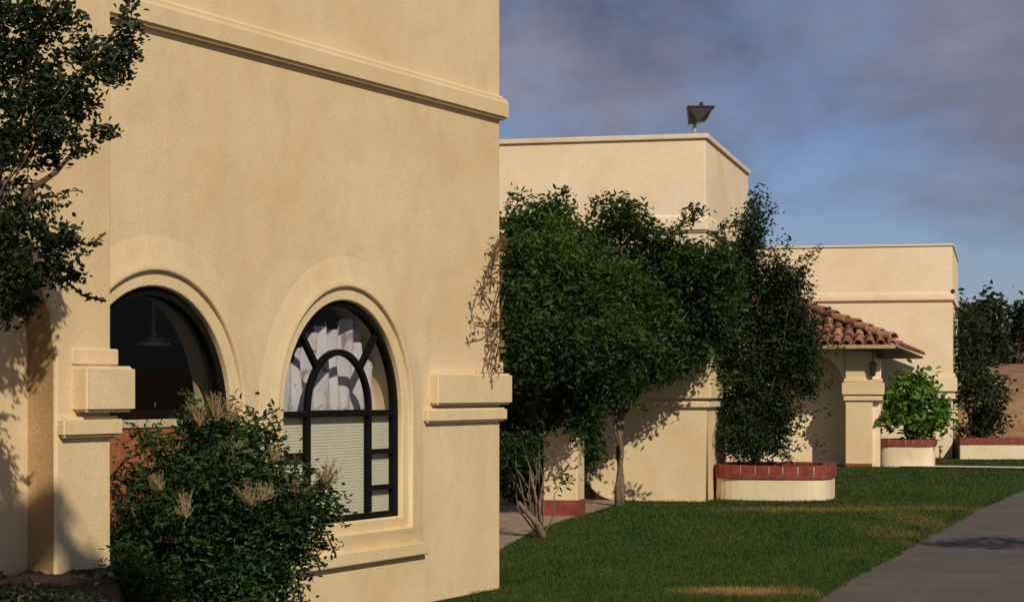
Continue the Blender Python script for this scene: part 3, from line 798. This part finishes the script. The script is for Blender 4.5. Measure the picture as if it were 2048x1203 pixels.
def crown_points(blobs, dens, clump_r, per, r=None, shell=0.45, gap=0.0):
    """blobs (x,y,z,rx,ry,rz,tone); returns clump centres, leaf centres, tones"""
    r = r or rng
    cs, ls, ts = [], [], []
    for (x, y, z, rx, ry, rz, tone) in blobs:
        n = max(2, int(dens * (rx * ry * rz) ** (2 / 3.)))
        d = r.normal(0, 1, (n, 3)); d /= np.linalg.norm(d, axis=1)[:, None]
        rad = shell + (1 - shell) * r.uniform(0, 1, n) ** .7
        c = np.array([x, y, z]) + d * rad[:, None] * np.array([rx, ry, rz]) * r.uniform(.85, 1.15, (n, 1))
        ct = np.clip(r.normal(tone, .16, n), 0, 1)
        for cc, t0 in zip(c, ct):
            m_ = max(3, int(r.poisson(per)))
            q = r.normal(0, 1, (m_, 3)) * clump_r * r.uniform(.6, 1.3)
            ls.append(cc + q); ts.append(np.clip(r.normal(t0, .17, m_), 0, 1))
        cs.append(c)
    return np.concatenate(cs), np.concatenate(ls), np.concatenate(ts)

def pblobs(lst, Y, dy, tone=.4, spread=.5):
    out = []
    for e in lst:
        px, py, rx, ry = e[:4]; tn = e[4] if len(e) > 4 else tone
        Yk = (e[5] if len(e) > 5 else Y + random.uniform(-spread, spread))
        p = at(px, py, Yk); s_ = Yk / FPX
        out.append((p.x, p.y, p.z, rx * s_, min(dy, max(rx, ry) * s_ * 1.1), ry * s_, tn))
    return out

def twig_mesh(mb, base, tips, rad, sides=5, sag=.1, r=random):
    base = Vector(base)
    for tpt in tips:
        tpt = Vector(tpt); m1 = base.lerp(tpt, .35) + Vector((r.gauss(0, sag), r.gauss(0, sag), abs(r.gauss(0, sag)))); m2 = base.lerp(tpt, .7) + Vector((r.gauss(0, sag), r.gauss(0, sag), r.gauss(0, sag) * .5))
        mb.tube([base, m1, m2, tpt], [rad, rad * .7, rad * .45, rad * .18], sides)

def sprig(pts, n, size, tone, sc, aspect=.42):
    """leaves strung along a twig"""
    P = np.array([list(p) for p in pts], float); k = rng.uniform(0, len(P) - 1.001, n); i = k.astype(int); f = (k - i)[:, None]
    c = P[i] * (1 - f) + P[i + 1] * f + rng.normal(0, sc, (n, 3))
    return leaves(c, size, np.clip(rng.normal(tone, .18, n), 0, 1), aspect)

def join(parts):
    V, F, T, off = [], [], [], 0
    for v, f, t_ in parts: V.append(v); F.append(f + off); T.append(t_); off += len(v)
    return np.concatenate(V), np.concatenate(F), np.concatenate(T)

def ragged(cs_, n, lo, hi, leaf, tone, parts_, st, per=34, aspect=.42, up=.5, mid=None):
    """short leafy shoots that stand out of a crown"""
    mid = cs_.mean(0) if mid is None else mid
    for p in cs_[rng.choice(len(cs_), n, replace=False)]:
        d = p - mid; d /= np.linalg.norm(d) + 1e-6
        d = d + rng.normal(0, .45, 3) + np.array([0, 0, up]); d /= np.linalg.norm(d)
        L_ = rng.uniform(lo, hi); b = rng.normal(0, .18, 3) * L_
        P_ = [Vector(p), Vector(p + d * L_ * .55 + b * .5), Vector(p + d * L_ + b * .3 - np.array([0, 0, .12 * L_]))]
        st.tube(P_, [.006 * max(1, leaf / .06), .004, .002], 4)
        parts_.append(sprig(P_, int(per * rng.uniform(.6, 1.2)), leaf, tone, L_ * .09, aspect))

# --- big vine over the passage
VT = thing('vine_tree', 'big leafy vine tree with twisted grey trunk beside the middle building', 'tree', (1.47, 28.1, 0))
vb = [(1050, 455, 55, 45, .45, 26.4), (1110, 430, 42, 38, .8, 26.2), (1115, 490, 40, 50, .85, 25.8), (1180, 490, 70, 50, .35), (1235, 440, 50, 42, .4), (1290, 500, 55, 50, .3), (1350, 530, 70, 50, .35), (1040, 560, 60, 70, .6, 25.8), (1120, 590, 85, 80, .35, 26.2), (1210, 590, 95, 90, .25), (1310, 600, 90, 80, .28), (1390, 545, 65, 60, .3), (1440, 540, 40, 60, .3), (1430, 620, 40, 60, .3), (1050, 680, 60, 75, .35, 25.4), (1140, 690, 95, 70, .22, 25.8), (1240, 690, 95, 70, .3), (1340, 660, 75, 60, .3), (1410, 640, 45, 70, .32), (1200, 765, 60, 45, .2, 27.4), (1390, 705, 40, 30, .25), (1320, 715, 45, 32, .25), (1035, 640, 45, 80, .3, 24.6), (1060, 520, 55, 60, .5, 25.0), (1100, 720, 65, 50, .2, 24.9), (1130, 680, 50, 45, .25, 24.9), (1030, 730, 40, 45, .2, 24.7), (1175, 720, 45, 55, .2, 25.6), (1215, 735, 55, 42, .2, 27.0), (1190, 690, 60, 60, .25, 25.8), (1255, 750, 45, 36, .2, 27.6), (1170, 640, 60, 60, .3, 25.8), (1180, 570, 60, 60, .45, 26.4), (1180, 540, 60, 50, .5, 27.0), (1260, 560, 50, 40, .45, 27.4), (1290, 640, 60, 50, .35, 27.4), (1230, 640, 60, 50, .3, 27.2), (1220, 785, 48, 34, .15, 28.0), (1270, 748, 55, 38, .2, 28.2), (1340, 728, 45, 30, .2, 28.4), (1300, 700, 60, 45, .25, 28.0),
      (1040, 800, 55, 80, .1, 28.4), (1045, 880, 55, 70, .1, 28.6), (1050, 950, 50, 55, .1, 28.8), (1110, 800, 55, 60, .1, 27.6), (1150, 850, 28, 50, .12, 27.2), (1165, 800, 40, 50, .12, 26.9), (1125, 860, 40, 30, .1, 26.8), (1180, 880, 12, 55, .15, 27.6), (1200, 700, 60, 50, .25, 24.9), (1250, 690, 55, 50, .3, 25.1), (1160, 715, 50, 45, .2, 24.7), (1110, 790, 36, 36, .08, 25.3), (1150, 785, 36, 40, .08, 25.2), (1100, 835, 20, 36, .08, 25.4), (1155, 840, 16, 36, .08, 25.4)]  # lowest tones put the shade of passage and pillar into the leaf colour
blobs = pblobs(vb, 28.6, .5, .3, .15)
# carry the crown back over the passage so that it has depth
for (x, y, z, rx, ry, rz, tn) in list(blobs)[:18]:
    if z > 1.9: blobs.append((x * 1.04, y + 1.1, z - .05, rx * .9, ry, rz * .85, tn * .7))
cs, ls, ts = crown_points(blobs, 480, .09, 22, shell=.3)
keep = ~((ls[:, 1] > 28.0) & (ls[:, 0] > 1.42) & (ls[:, 2] < 1.58 + .25 * np.clip(ls[:, 0] - 1.45, 0, 1.4)) & (ls[:, 0] < 2.75)) & (((ls[:, 0] - F1.X) * .892 - (ls[:, 1] - F1.Y) * .452 > .03) | (ls[:, 1] > 22))
# keep the crown out of the middle building's own volume
dx, dy = ls[:, 0] - F2.X, ls[:, 1] - F2.Y
lx = dx * F2.ux + dy * F2.uy; ly = -dx * F2.uy + dy * F2.ux
inside = (lx < 0.02) & (ly > -0.03) & (ls[:, 2] > 2.55)
inside |= (lx < 0.02) & (lx > x2l - .02) & (ly > -.03)
keep &= ~inside
ls, ts = ls[keep], ts[keep]
parts = [leaves(ls, .085, ts, .38, droop=.35)]
# loose shoots standing clear of the crown
shoots = [[(1180, 440, 28.2), (1195, 405, 28.2), (1215, 395, 28.2)], [(1240, 430, 28.2), (1275, 410, 28.1), (1300, 430, 28.1)], [(1215, 420, 28.1), (1240, 398, 28.1), (1262, 405, 28.1)], [(1330, 480, 28.2), (1370, 445, 28.2), (1415, 420, 28.2)], [(1340, 470, 28.2), (1380, 430, 28.2), (1395, 415, 28.2)], [(1270, 470, 28.2), (1300, 440, 28.2), (1306, 452, 28.1)], [(1020, 430, 28.2), (1040, 398, 28.2), (1030, 385, 28.2)], [(1100, 410, 26), (1115, 388, 26), (1135, 392, 26)], [(1420, 470, 27), (1450, 455, 27), (1490, 452, 27)], [(1180, 770, 28.2), (1190, 850, 28.2), (1185, 900, 28.2)], [(1155, 800, 28.2), (1160, 870, 26.7), (1150, 905, 26.7)], [(1420, 700, 27), (1440, 740, 27.2), (1445, 780, 27.2)], [(1360, 720, 27), (1345, 750, 27.2), (1330, 765, 27.2)], [(1095, 850, 26), (1140, 880, 26), (1165, 900, 26)]]
tw = []
for s_ in shoots:
    P = [at(*q) for q in s_]; parts.append(sprig(P, 80, .09, .4, .055, .40)); tw.append(P)
# fine shoots and dry strands that hang over the corner of the front building
for s_ in [[(1010, 470, 17.3), (985, 520, 16.9), (978, 575, 16.75)], [(1008, 540, 17.2), (985, 590, 16.8), (980, 640, 16.7)], [(1006, 600, 17), (992, 660, 16.7), (988, 745, 16.6)], [(1006, 640, 17), (975, 655, 16.5), (955, 650, 16.3)]]:
    tw.append([at(*q) for q in s_])
up_c = cs[(cs[:, 1] < 27.9) | (cs[:, 2] > 2.3)]; up_c = up_c[up_c[:, 1] < 28.7]
rg = MB(); ragged(up_c, 190, .2, .5, .08, .62, parts, rg, 34, .38)
v, f, tn = join(parts)
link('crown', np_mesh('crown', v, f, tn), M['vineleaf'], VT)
VT_off = Vector((-1.47, -28.1, 0))
tr_ = MB()
b0 = Vector(at(1241, 1022, 28.1)); b0.z = -.02
pz = [(1241, 1020), (1243, 960), (1237, 900), (1243, 850), (1247, 800), (1240, 740), (1220, 660)]
tr_.tube([at(a_, b__, 28.1 + .02 * i) for i, (a_, b__) in enumerate(pz)], [.068, .043, .038, .036, .038, .035, .025], 9)
pz = [(1236, 1022), (1235, 970), (1244, 905), (1236, 850), (1243, 800), (1262, 740), (1300, 650)]
tr_.tube([at(a_, b__, 28.04 + .015 * (i % 2)) for i, (a_, b__) in enumerate(pz)], [.055, .034, .034, .03, .03, .028, .02], 8)
pz = [(1236, 890), (1230, 860), (1230, 820), (1236, 780), (1210, 720)]
tr_.tube([at(a_, b__, 28.0) for a_, b__ in pz], [.022, .02, .018, .018, .012], 6)
pz = [(1246, 830), (1262, 812), (1275, 790), (1290, 765), (1300, 745)]
tr_.tube([at(a_, b__, 28.0) for a_, b__ in pz], [.03, .024, .022, .02, .01], 6)
pick = cs[rng.choice(len(cs), 70, replace=False)]
for p in pick:
    q = Vector(p)
    if (q - Vector((1.5, 28, 2.2))).length < 2.6: twig_mesh(tr_, at(1238, 720, 28.0), [q], .022, 5, .12)
tr_.build('trunk', M['bark'], VT).location = VT_off
rg.b.free()
for P in tw:
    mb = MB(); mb.tube(P, [.010, .007, .004], 4); mb.build('shoot', M['twig'], VT).location = VT_off
[c_ for c_ in VT.children if c_.name.startswith('crown')][0].location = VT_off

DV = thing('hanging_vine', 'dry brown vine strands hanging down the right corner of the front building', 'vine', (0, 0, 0))
parts = []; tw = MB()
def onwall(px, py, d): 
    x_, z_ = F1.loc(px, py, d); return F1.world(x_, -d, z_)
for s_ in [[(1003, 470), (985, 520), (980, 580)], [(1003, 540), (970, 555), (962, 590), (975, 610)], [(1003, 560), (990, 620), (994, 660)], [(1004, 640), (975, 655), (950, 650)], [(1002, 650), (985, 690), (975, 740)], [(1003, 670), (993, 710), (990, 745)], [(1003, 480), (992, 500), (985, 540)]]:
    P = [onwall(a_, b__, .05 + .05 * i) for i, (a_, b__) in enumerate(s_)]
    tw.tube(P, [.006] * len(P), 4); parts.append(sprig(P, 34, .055, .5, .028, .4))
v, f, tn = join(parts)
link('foliage', np_mesh('foliage', v, f, tn), M['dryleaf'], DV); tw.build('stem', M['twig'], DV)

# --- generic plant from blobs
def plant(name, label, cat, blobs, base, mat, leaf, dens, clump, per, stems=10, stem_r=.02, aspect=.42, droop=0.0, bark='twig', group=None, extra=None, shell=.45, leafname='crown', stemname='trunk', fork=None, keep=None, up=.35, rag=None):
    base = Vector(base)
    o_ = thing(name, label, cat, tuple(base), 0, group)
    cs_, ls_, ts_ = crown_points(blobs, dens, clump, per, shell=shell)
    if keep is not None:
        k_ = keep(ls_); ls_, ts_ = ls_[k_], ts_[k_]
    parts_ = [leaves(ls_, leaf, ts_, aspect, droop=droop, up=up)]
    st = MB()
    if extra:
        for s__ in extra:
            P_ = [at(*q) for q in s__[0]]; parts_.append(sprig(P_, s__[1], leaf, .4, s__[2], aspect)); st.tube(P_, [.006] * len(P_), 4)
    if rag: ragged(cs_, rag[0], rag[1], rag[2], leaf, rag[3], parts_, st, rag[4], aspect)
    v_, f_, t_ = join(parts_)
    v_ = v_ - np.array(base)
    link(leafname, np_mesh(leafname, v_, f_, t_), M[mat], o_)
    pk = cs_[rng.choice(len(cs_), min(stems, len(cs_)), replace=False)]
    hub = base if fork is None else Vector(fork)
    if fork is not None: st.tube([base, base.lerp(hub, .5) + Vector((.02, 0, 0)), hub], [stem_r * 2.4, stem_r * 2.0, stem_r * 1.6], 8)
    twig_mesh(st, hub, [Vector(p) for p in pk], stem_r, 5, .06)
    so = st.build(stemname, M[bark], o_); so.location = -base
    return o_

# --- dark tree growing from the round planter
tb = [(1510, 450, 20, 32), (1500, 500, 32, 36), (1475, 555, 50, 50), (1545, 570, 45, 45), (1465, 640, 50, 55), (1530, 650, 60, 55), (1590, 640, 36, 45), (1610, 690, 28, 36), (1500, 740, 60, 55), (1570, 720, 48, 50), (1600, 745, 26, 40), (1475, 815, 40, 45), (1540, 800, 48, 45), (1500, 870, 38, 32), (1555, 850, 26, 30), (1450, 600, 28, 60), (1450, 700, 25, 50), (1585, 570, 22, 25), (1460, 860, 18, 30), (1478, 888, 34, 26), (1540, 880, 34, 26), (1510, 840, 55, 40)]
ex = [([(1505, 450, 30.4), (1506, 410, 30.4), (1520, 380, 30.4)], 110, .07), ([(1515, 450, 30.4), (1545, 425, 30.4), (1538, 400, 30.4)], 80, .06), ([(1540, 540, 30.4), (1572, 505, 30.4), (1578, 472, 30.4)], 80, .055), ([(1560, 580, 30.2), (1590, 545, 30.2), (1600, 515, 30.2)], 80, .06), ([(1580, 610, 30.2), (1610, 550, 30.2), (1618, 512, 30.2), (1640, 492, 30.2)], 110, .05), ([(1590, 640, 30.1), (1610, 600, 30.1), (1606, 560, 30.1)], 90, .06), ([(1610, 690, 30.1), (1640, 650, 30.1), (1656, 622, 30.1)], 70, .05), ([(1475, 500, 30.3), (1470, 450, 30.3), (1474, 425, 30.3)], 50, .04), ([(1570, 560, 30.2), (1560, 510, 30.2), (1540, 490, 30.2)], 70, .06), ([(1600, 620, 30.1), (1625, 590, 30.1), (1612, 565, 30.1)], 60, .05)]
plant('planter_tree', 'tall dark narrow tree growing out of the round brick planter', 'tree', pblobs(tb, 30.4, .6, .35, .25), (at(1510, 900, 30.4).x, 30.4, .42), 'treeleaf', .062, 800, .10, 20, 14, .018, .5, extra=ex, bark='twig', shell=.2, rag=(150, .25, .65, .55, 44))
# --- small forked shrub on the lawn edge
fb = [(1032, 900, 32, 30, .3), (1070, 915, 28, 16, .5), (1118, 957, 24, 10, .4), (1040, 950, 26, 25, .25), (1055, 885, 30, 25, .2)]
o_ = plant('forked_shrub', 'small shrub with forked bare trunk at the lawn edge by the passage', 'shrub', pblobs(fb, 22.3, .3, .3, .15), (at(1082, 1078, 22.1).x, 22.1, -.01), 'bushleaf', .075, 700, .05, 9, 14, .012, .3, droop=.4, bark='bark')
tk = MB()
for pz, r_ in (([(1088, 1080), (1076, 1048), (1058, 1028), (1036, 1003)], .048), ([(1078, 1080), (1074, 1045), (1073, 1000), (1060, 940)], .022), ([(1078, 1060), (1080, 1020), (1082, 990), (1090, 940)], .016)):
    tk.tube([at(a_, b__, 22.1) for a_, b__ in pz], [r_, r_ * .8, r_ * .65, r_ * .5], 8)
k_ = tk.build('branch', M['bark'], o_); k_.location = -Vector(o_.location)

# --- foreground bush in front of the doorway
fb = [(420, 880, 70, 45), (480, 870, 45, 40), (370, 940, 60, 50), (520, 910, 50, 55), (440, 950, 80, 55), (310, 1010, 60, 65), (400, 1010, 100, 70), (510, 1000, 85, 75), (590, 1010, 65, 65), (290, 1080, 60, 60), (390, 1090, 120, 90), (510, 1090, 110, 90), (600, 1080, 45, 55), (360, 1180, 110, 80), (480, 1190, 110, 90), (530, 1160, 50, 70), (410, 845, 40, 25), (650, 1010, 26, 26), (420, 1300, 150, 120), (330, 905, 35, 25), (300, 880, 26, 18), (270, 960, 28, 20), (240, 1160, 50, 40), (300, 1170, 60, 50), (250, 1110, 40, 30), (290, 1210, 70, 40), (262, 1140, 42, 40, .3, 10.3), (300, 1185, 60, 50, .3, 10.2), (250, 1200, 50, 35, .3, 10.2)]
ex = [([(300, 960, 11.4), (240, 955, 11.4), (205, 965, 11.4)], 26, .03), ([(280, 1040, 11.4), (225, 1060, 11.4), (200, 1100, 11.4), (185, 1130, 11.4)], 34, .028), ([(290, 900, 11.4), (250, 920, 11.4), (225, 950, 11.4)], 26, .03), ([(500, 870, 11.4), (520, 835, 11.4), (560, 815, 11.4)], 26, .022), ([(530, 890, 11.4), (560, 850, 11.4), (545, 825, 11.4)], 30, .028), ([(620, 1020, 11.4), (665, 1020, 11.4), (690, 1035, 11.4)], 28, .025), ([(610, 1060, 11.4), (655, 1070, 11.4), (672, 1110, 11.4)], 26, .022), ([(560, 930, 11.4), (600, 920, 11.4), (625, 945, 11.4)], 40, .03), ([(580, 1150, 11.4), (600, 1180, 11.4), (605, 1203, 11.4)], 20, .025), ([(600, 980, 11.4), (640, 965, 11.4), (665, 985, 11.4)], 30, .025), ([(590, 1090, 11.4), (630, 1110, 11.4), (640, 1140, 11.4)], 18, .025)]
bb = pblobs(fb, 11.5, .45, .35, .12)
o_ = plant('flowering_bush', 'large dark green bush with cream flower sprays in front of the doorway', 'bush', bb, (at(440, 1200, 11.5).x, 11.5, .18), 'bushleaf', .046, 1700, .055, 17, 18, .012, .36, extra=ex, leafname='foliage', stemname='stem', rag=(150, .08, .22, .6, 16))
for (px, py, n_, s_, tilt) in ((432, 815, 6, .075, 0), (400, 825, 4, .06, -.2), (462, 818, 4, .06, .1), (648, 945, 6, .07, .7), (498, 985, 5, .06, 0), (525, 975, 4, .05, .2), (372, 1010, 6, .07, -.1), (545, 900, 4, .05, .3), (320, 955, 3, .05, -.4), (470, 880, 3, .04, .3), (580, 960, 3, .045, .5), (415, 945, 2, .04, 0), (350, 1060, 3, .04, -.3), (560, 1040, 2, .04, .2)):
    fm = MB(); Y_ = 11.0 if 950 < py < 1020 and px < 560 else 11.3
    p = at(px, py + 26, Y_)
    for i in range(n_ * 8):
        q = Vector((random.gauss(tilt * .06, .034), random.gauss(0, .034), random.uniform(.02, .17) * s_ / .07))
        fm.tube([p, p + q * .55, p + q], [.0022, .0016, .001], 3, False)
        for k in range(4):
            c_ = p + q * random.uniform(.55, 1.0) + Vector((random.gauss(0, .006), random.gauss(0, .006), random.gauss(0, .006)))
            e_ = .0036
            fm._add([c_ + Vector((e_, 0, 0)), c_ + Vector((0, e_, 0)), c_ + Vector((-e_, 0, 0)), c_ + Vector((0, -e_, 0)), c_ + Vector((0, 0, e_)), c_ - Vector((0, 0, e_))], [(0, 1, 4), (1, 2, 4), (2, 3, 4), (3, 0, 4), (1, 0, 5), (2, 1, 5), (3, 2, 5), (0, 3, 5)])
    k_ = fm.build('flower_spray', M['panicle'], o_); k_.location = -Vector(o_.location)

# --- tree at the left edge
lb = [(20, 60, 70, 75), (90, 40, 60, 45), (70, 130, 75, 60), (165, 105, 50, 28), (150, 45, 22, 18), (245, 95, 25, 38), (200, 150, 50, 26), (120, 185, 65, 40), (240, 135, 26, 14), (60, 215, 70, 40), (150, 210, 45, 28), (105, 255, 60, 28), (195, 258, 26, 13), (30, 290, 50, 40), (130, 290, 40, 22), (75, 320, 40, 20), (180, 295, 16, 8), (30, 390, 30, 35), (90, 405, 30, 22), (40, 460, 60, 45), (110, 470, 38, 28), (65, 520, 60, 38), (140, 490, 20, 12), (100, 545, 45, 25), (30, 580, 45, 45), (145, 545, 20, 9), (55, 610, 25, 25), (15, 640, 22, 25), (255, 50, 18, 22), (262, 12, 14, 14), (-60, 200, 90, 250), (-70, 500, 80, 160)]
ex = [([(230, 60, 9.25), (250, 20, 9.25), (268, -20, 9.25)], 30, .02), ([(140, 480, 9.25), (180, 490, 9.25), (212, 465, 9.25)], 18, .012), ([(130, 560, 9.25), (165, 590, 9.25), (212, 602, 9.25)], 20, .012), ([(230, 130, 9.25), (270, 112, 9.25), (285, 105, 9.25)], 26, .016), ([(190, 250, 9.25), (215, 252, 9.25), (226, 266, 9.25)], 16, .012), ([(150, 190, 9.25), (170, 120, 9.25), (180, 80, 9.25)], 24, .025), ([(120, 45, 9.25), (134, 20, 9.25), (135, -10, 9.25)], 12, .01)]
bb = pblobs(lb, 9.25, .25, .25, .08)
o_ = plant('crape_tree', 'dark small leaved tree reaching in front of the left wall', 'tree', bb, (at(-190, 1300, 9.25).x, 9.4, .3), 'treeleaf', .034, 2300, .026, 14, 14, .006, .5, extra=ex, bark='twig', fork=at(-150, 700, 9.25), rag=(60, .06, .16, .35, 18))
bm2 = MB()
for pz, r_ in (([(-160, 720), (-60, 560), (20, 440), (60, 380), (112, 345), (150, 300)], .03), ([(-120, 640), (-20, 400), (30, 230), (60, 120), (110, 20)], .03), ([(20, 300), (90, 210), (170, 150), (240, 110)], .016), ([(60, 380), (100, 470), (140, 490)], .010), ([(-60, 560), (40, 560), (120, 560)], .012), ([(170, 150), (205, 100), (230, 60), (262, 10)], .009)):
    P = [at(a_, b__, 9.27) for a_, b__ in pz]; bm2.tube(P, [r_ * (1 - .75 * i / (len(P) - 1)) for i in range(len(P))], 7)
k_ = bm2.build('branch', M['twig'], o_); k_.location = -Vector(o_.location)

# low clipped shrub at the bottom left corner
lb = [(60, 1200, 90, 34), (-40, 1210, 100, 50), (130, 1205, 70, 24)]
plant('clipped_shrub', 'low rounded dark shrub at the bottom left by the soil bed', 'shrub', pblobs(lb, 8.5, .3, .1, .05), (at(40, 1230, 8.5).x, 8.5, .62), 'farleaf', .03, 1500, .02, 12, 10, .008, .5)

# --- bright bush in the second planter
gb = [(1800, 790, 30, 35), (1840, 775, 35, 30), (1815, 830, 40, 35), (1860, 815, 35, 35), (1780, 830, 22, 30), (1885, 830, 18, 30), (1840, 855, 40, 22), (1800, 770, 15, 20)]
plant('bright_bush', 'bright green broad leaved bush in the second round planter', 'bush', pblobs(gb, 42.6, .45, .5, .12), (at(1822, 885, 42.7).x, 42.7, .47), 'brightleaf', .17, 170, .11, 10, 14, .02, .55, leafname='foliage', stemname='stem', up=1.0)
# --- dark shrubs in the far planter and trees on the hill
sb = [(1945, 860, 40, 30), (1960, 790, 45, 55), (1935, 740, 32, 60), (1990, 780, 24, 30), (1940, 660, 35, 50), (1975, 840, 40, 30)]
plant('dark_shrub', 'tall dark shrub in the far planter against the end of the far building', 'shrub', pblobs(sb, 49.0, .7, .4, .3), (at(1950, 870, 48.9).x, 48.9, .38), 'farleaf', .15, 170, .12, 13, 12, .03, .4)
def hz(x_, y_):
    s_ = min(max((y_ - 50.5) / 9, 0), 1); s_ = s_ * s_ * (3 - 2 * s_); return -.08 + 2.35 * s_ + min(max((y_ - 60) / 160, 0), 1) * 2
for (px, Y_, bl, lab) in ((1950, 63, [(1935, 660, 40, 50), (1965, 640, 38, 40), (1950, 700, 55, 45), (1985, 690, 25, 40), (1975, 610, 20, 14)], 'dense dark round tree on the hill just right of the far building'),
                          (2040, 70, [(2035, 628, 28, 16), (2070, 640, 40, 30), (2015, 655, 16, 10), (2060, 670, 40, 12)], 'open crowned tree with sky showing through at the right edge'),
                          (2020, 82, [(2010, 690, 40, 26), (2050, 700, 45, 26), (1985, 700, 30, 24), (2090, 690, 45, 30)], 'low dark thicket tree behind the open crowned tree')):
    plant('hill_tree', lab, 'tree', pblobs(bl, Y_, 1.4, .35, .6), ((px - CX) / FPX * Y_, Y_, hz(0, Y_) - .1), 'farleaf', .24, 100, .22, 13, 14, .04, .5, bark='bark', group='trees on the hill')
# low scrub on the bank
# --- tree beside the road, outside the frame, that shades the asphalt
plant('roadside_tree', 'roadside tree right of the view whose shade crosses the asphalt', 'tree', [(7.6, 16.4, 4.3, .9, .5, .45, .3), (8.9, 16.5, 4.4, 1.0, .55, .5, .3), (10.2, 16.4, 4.2, .9, .5, .4, .3)], (9.2, 16.4, -.03), 'treeleaf', .12, 120, .10, 14, 16, .03, .5, bark='bark', fork=(9.1, 16.4, 2.4))

# --- tall tree behind the photographer whose boughs shade the soil bed and the foot of the left wall
def toward_sun(p, k):
    az, el = R(SUN_AZ), R(SUN_EL)
    return Vector(p) + Vector((math.sin(az) * math.cos(el), -math.cos(az) * math.cos(el), math.sin(el))) * k
sb = []
for (px, py, rx, rz, Yw) in ((15, 1032, .26, .13, 10.35), (85, 1035, .15, .13, 10.55), (-60, 1030, .3, .15, 10.0), (20, 1190, .5, .11, 9.4), (150, 1195, .45, .11, 9.8), (280, 1195, .4, .11, 10.2), (-40, 1130, .22, .12, 9.6), (190, 1140, .2, .06, 10.8), (100, 1180, .4, .1, 9.3)):
    q = toward_sun(at(px, py, Yw), 11.0); sb.append((q.x, q.y, q.z, rx, .25, rz, .3))
plant('shade_tree', 'tall tree behind the viewpoint whose boughs shade the soil bed', 'tree', sb, (5.2, -1.0, -.03), 'treeleaf', .06, 2600, .03, 18, 12, .012, .6, bark='bark', fork=(4.6, -.6, 6.2), shell=.0)

# ------------------------------------------------------------------ grass blades
def in_poly(x, y, poly):
    ins = np.zeros(len(x), bool); n = len(poly); j = n - 1
    for i in range(n):
        xi, yi = poly[i]; xj, yj = poly[j]
        c_ = ((yi > y) != (yj > y)) & (x < (xj - xi) * (y - yi) / (yj - yi + 1e-12) + xi)
        ins ^= c_; j = i
    return ins
N = 330000
py = rng.uniform(0, 1, N); Yg = 14.8 / (1 - py * (1 - 14.8 / 48.0))     # density falls with distance
Xg = rng.uniform(-.02, .29, N) * Yg
ok = in_poly(Xg, Yg, lawn_poly) & ~in_poly(Xg, Yg, pav)
ok &= ~((Xg - F1.X) * .892 - (Yg - F1.Y) * .452 < 0.02) | (Yg > 17.0)
for (cx_, cy_, r_) in (((1551.5 - CX) / FPX * PY1, PY1, .98), ((1814 - CX) / FPX * PY2, PY2, .68)): ok &= ((Xg - cx_) ** 2 + (Yg - cy_) ** 2) > r_ * r_
lx = (Xg - F2.X) * F2.ux + (Yg - F2.Y) * F2.uy; ly = -(Xg - F2.X) * F2.uy + (Yg - F2.Y) * F2.ux
ok &= ~((lx < 0.02) & (ly > -.02) & (ly < 6))
ok &= ~((Yg < 50) & (Yg > 46.8) & (Xg > 9))
Xg, Yg = Xg[ok], Yg[ok]; n_lawn = len(Xg)
fe = np.array(fine_edge); ke = rng.uniform(0, len(fe) - 1.001, 16000); ie = ke.astype(int)
pe = fe[ie] + (fe[ie + 1] - fe[ie]) * (ke - ie)[:, None]
over = np.abs(rng.normal(0, .035, len(pe))) + .012 * np.sin(pe[:, 1] * 1.3)
Xg = np.concatenate([Xg, pe[:, 0] + over - .015]); Yg = np.concatenate([Yg, pe[:, 1]]); n = len(Xg)
h = rng.uniform(.014, .038, n) * (1 + .35 * (Yg < 17)); lean = rng.normal(0, .022, (n, 2)); wv = rng.normal(0, 1, (n, 2)); wv /= np.linalg.norm(wv, axis=1)[:, None]
wd_ = (.0035 + .00012 * Yg * 1.3)[:, None]
h[n_lawn:] *= 1.2; lean[n_lawn:, 0] += .015
bz = np.stack([Xg, Yg, np.where(np.arange(n) >= n_lawn, -.03, 0.0)], 1)
v = np.stack([bz + np.concatenate([wv * wd_, np.zeros((n, 1))], 1), bz - np.concatenate([wv * wd_, np.zeros((n, 1))], 1), bz + np.stack([lean[:, 0], lean[:, 1], h], 1)], 1).reshape(-1, 3)
f = np.arange(n * 3).reshape(-1, 3)
tag(link('grass', np_mesh('grass', v, f, rng.uniform(0, 1, n)), M['blade']), kind='stuff')
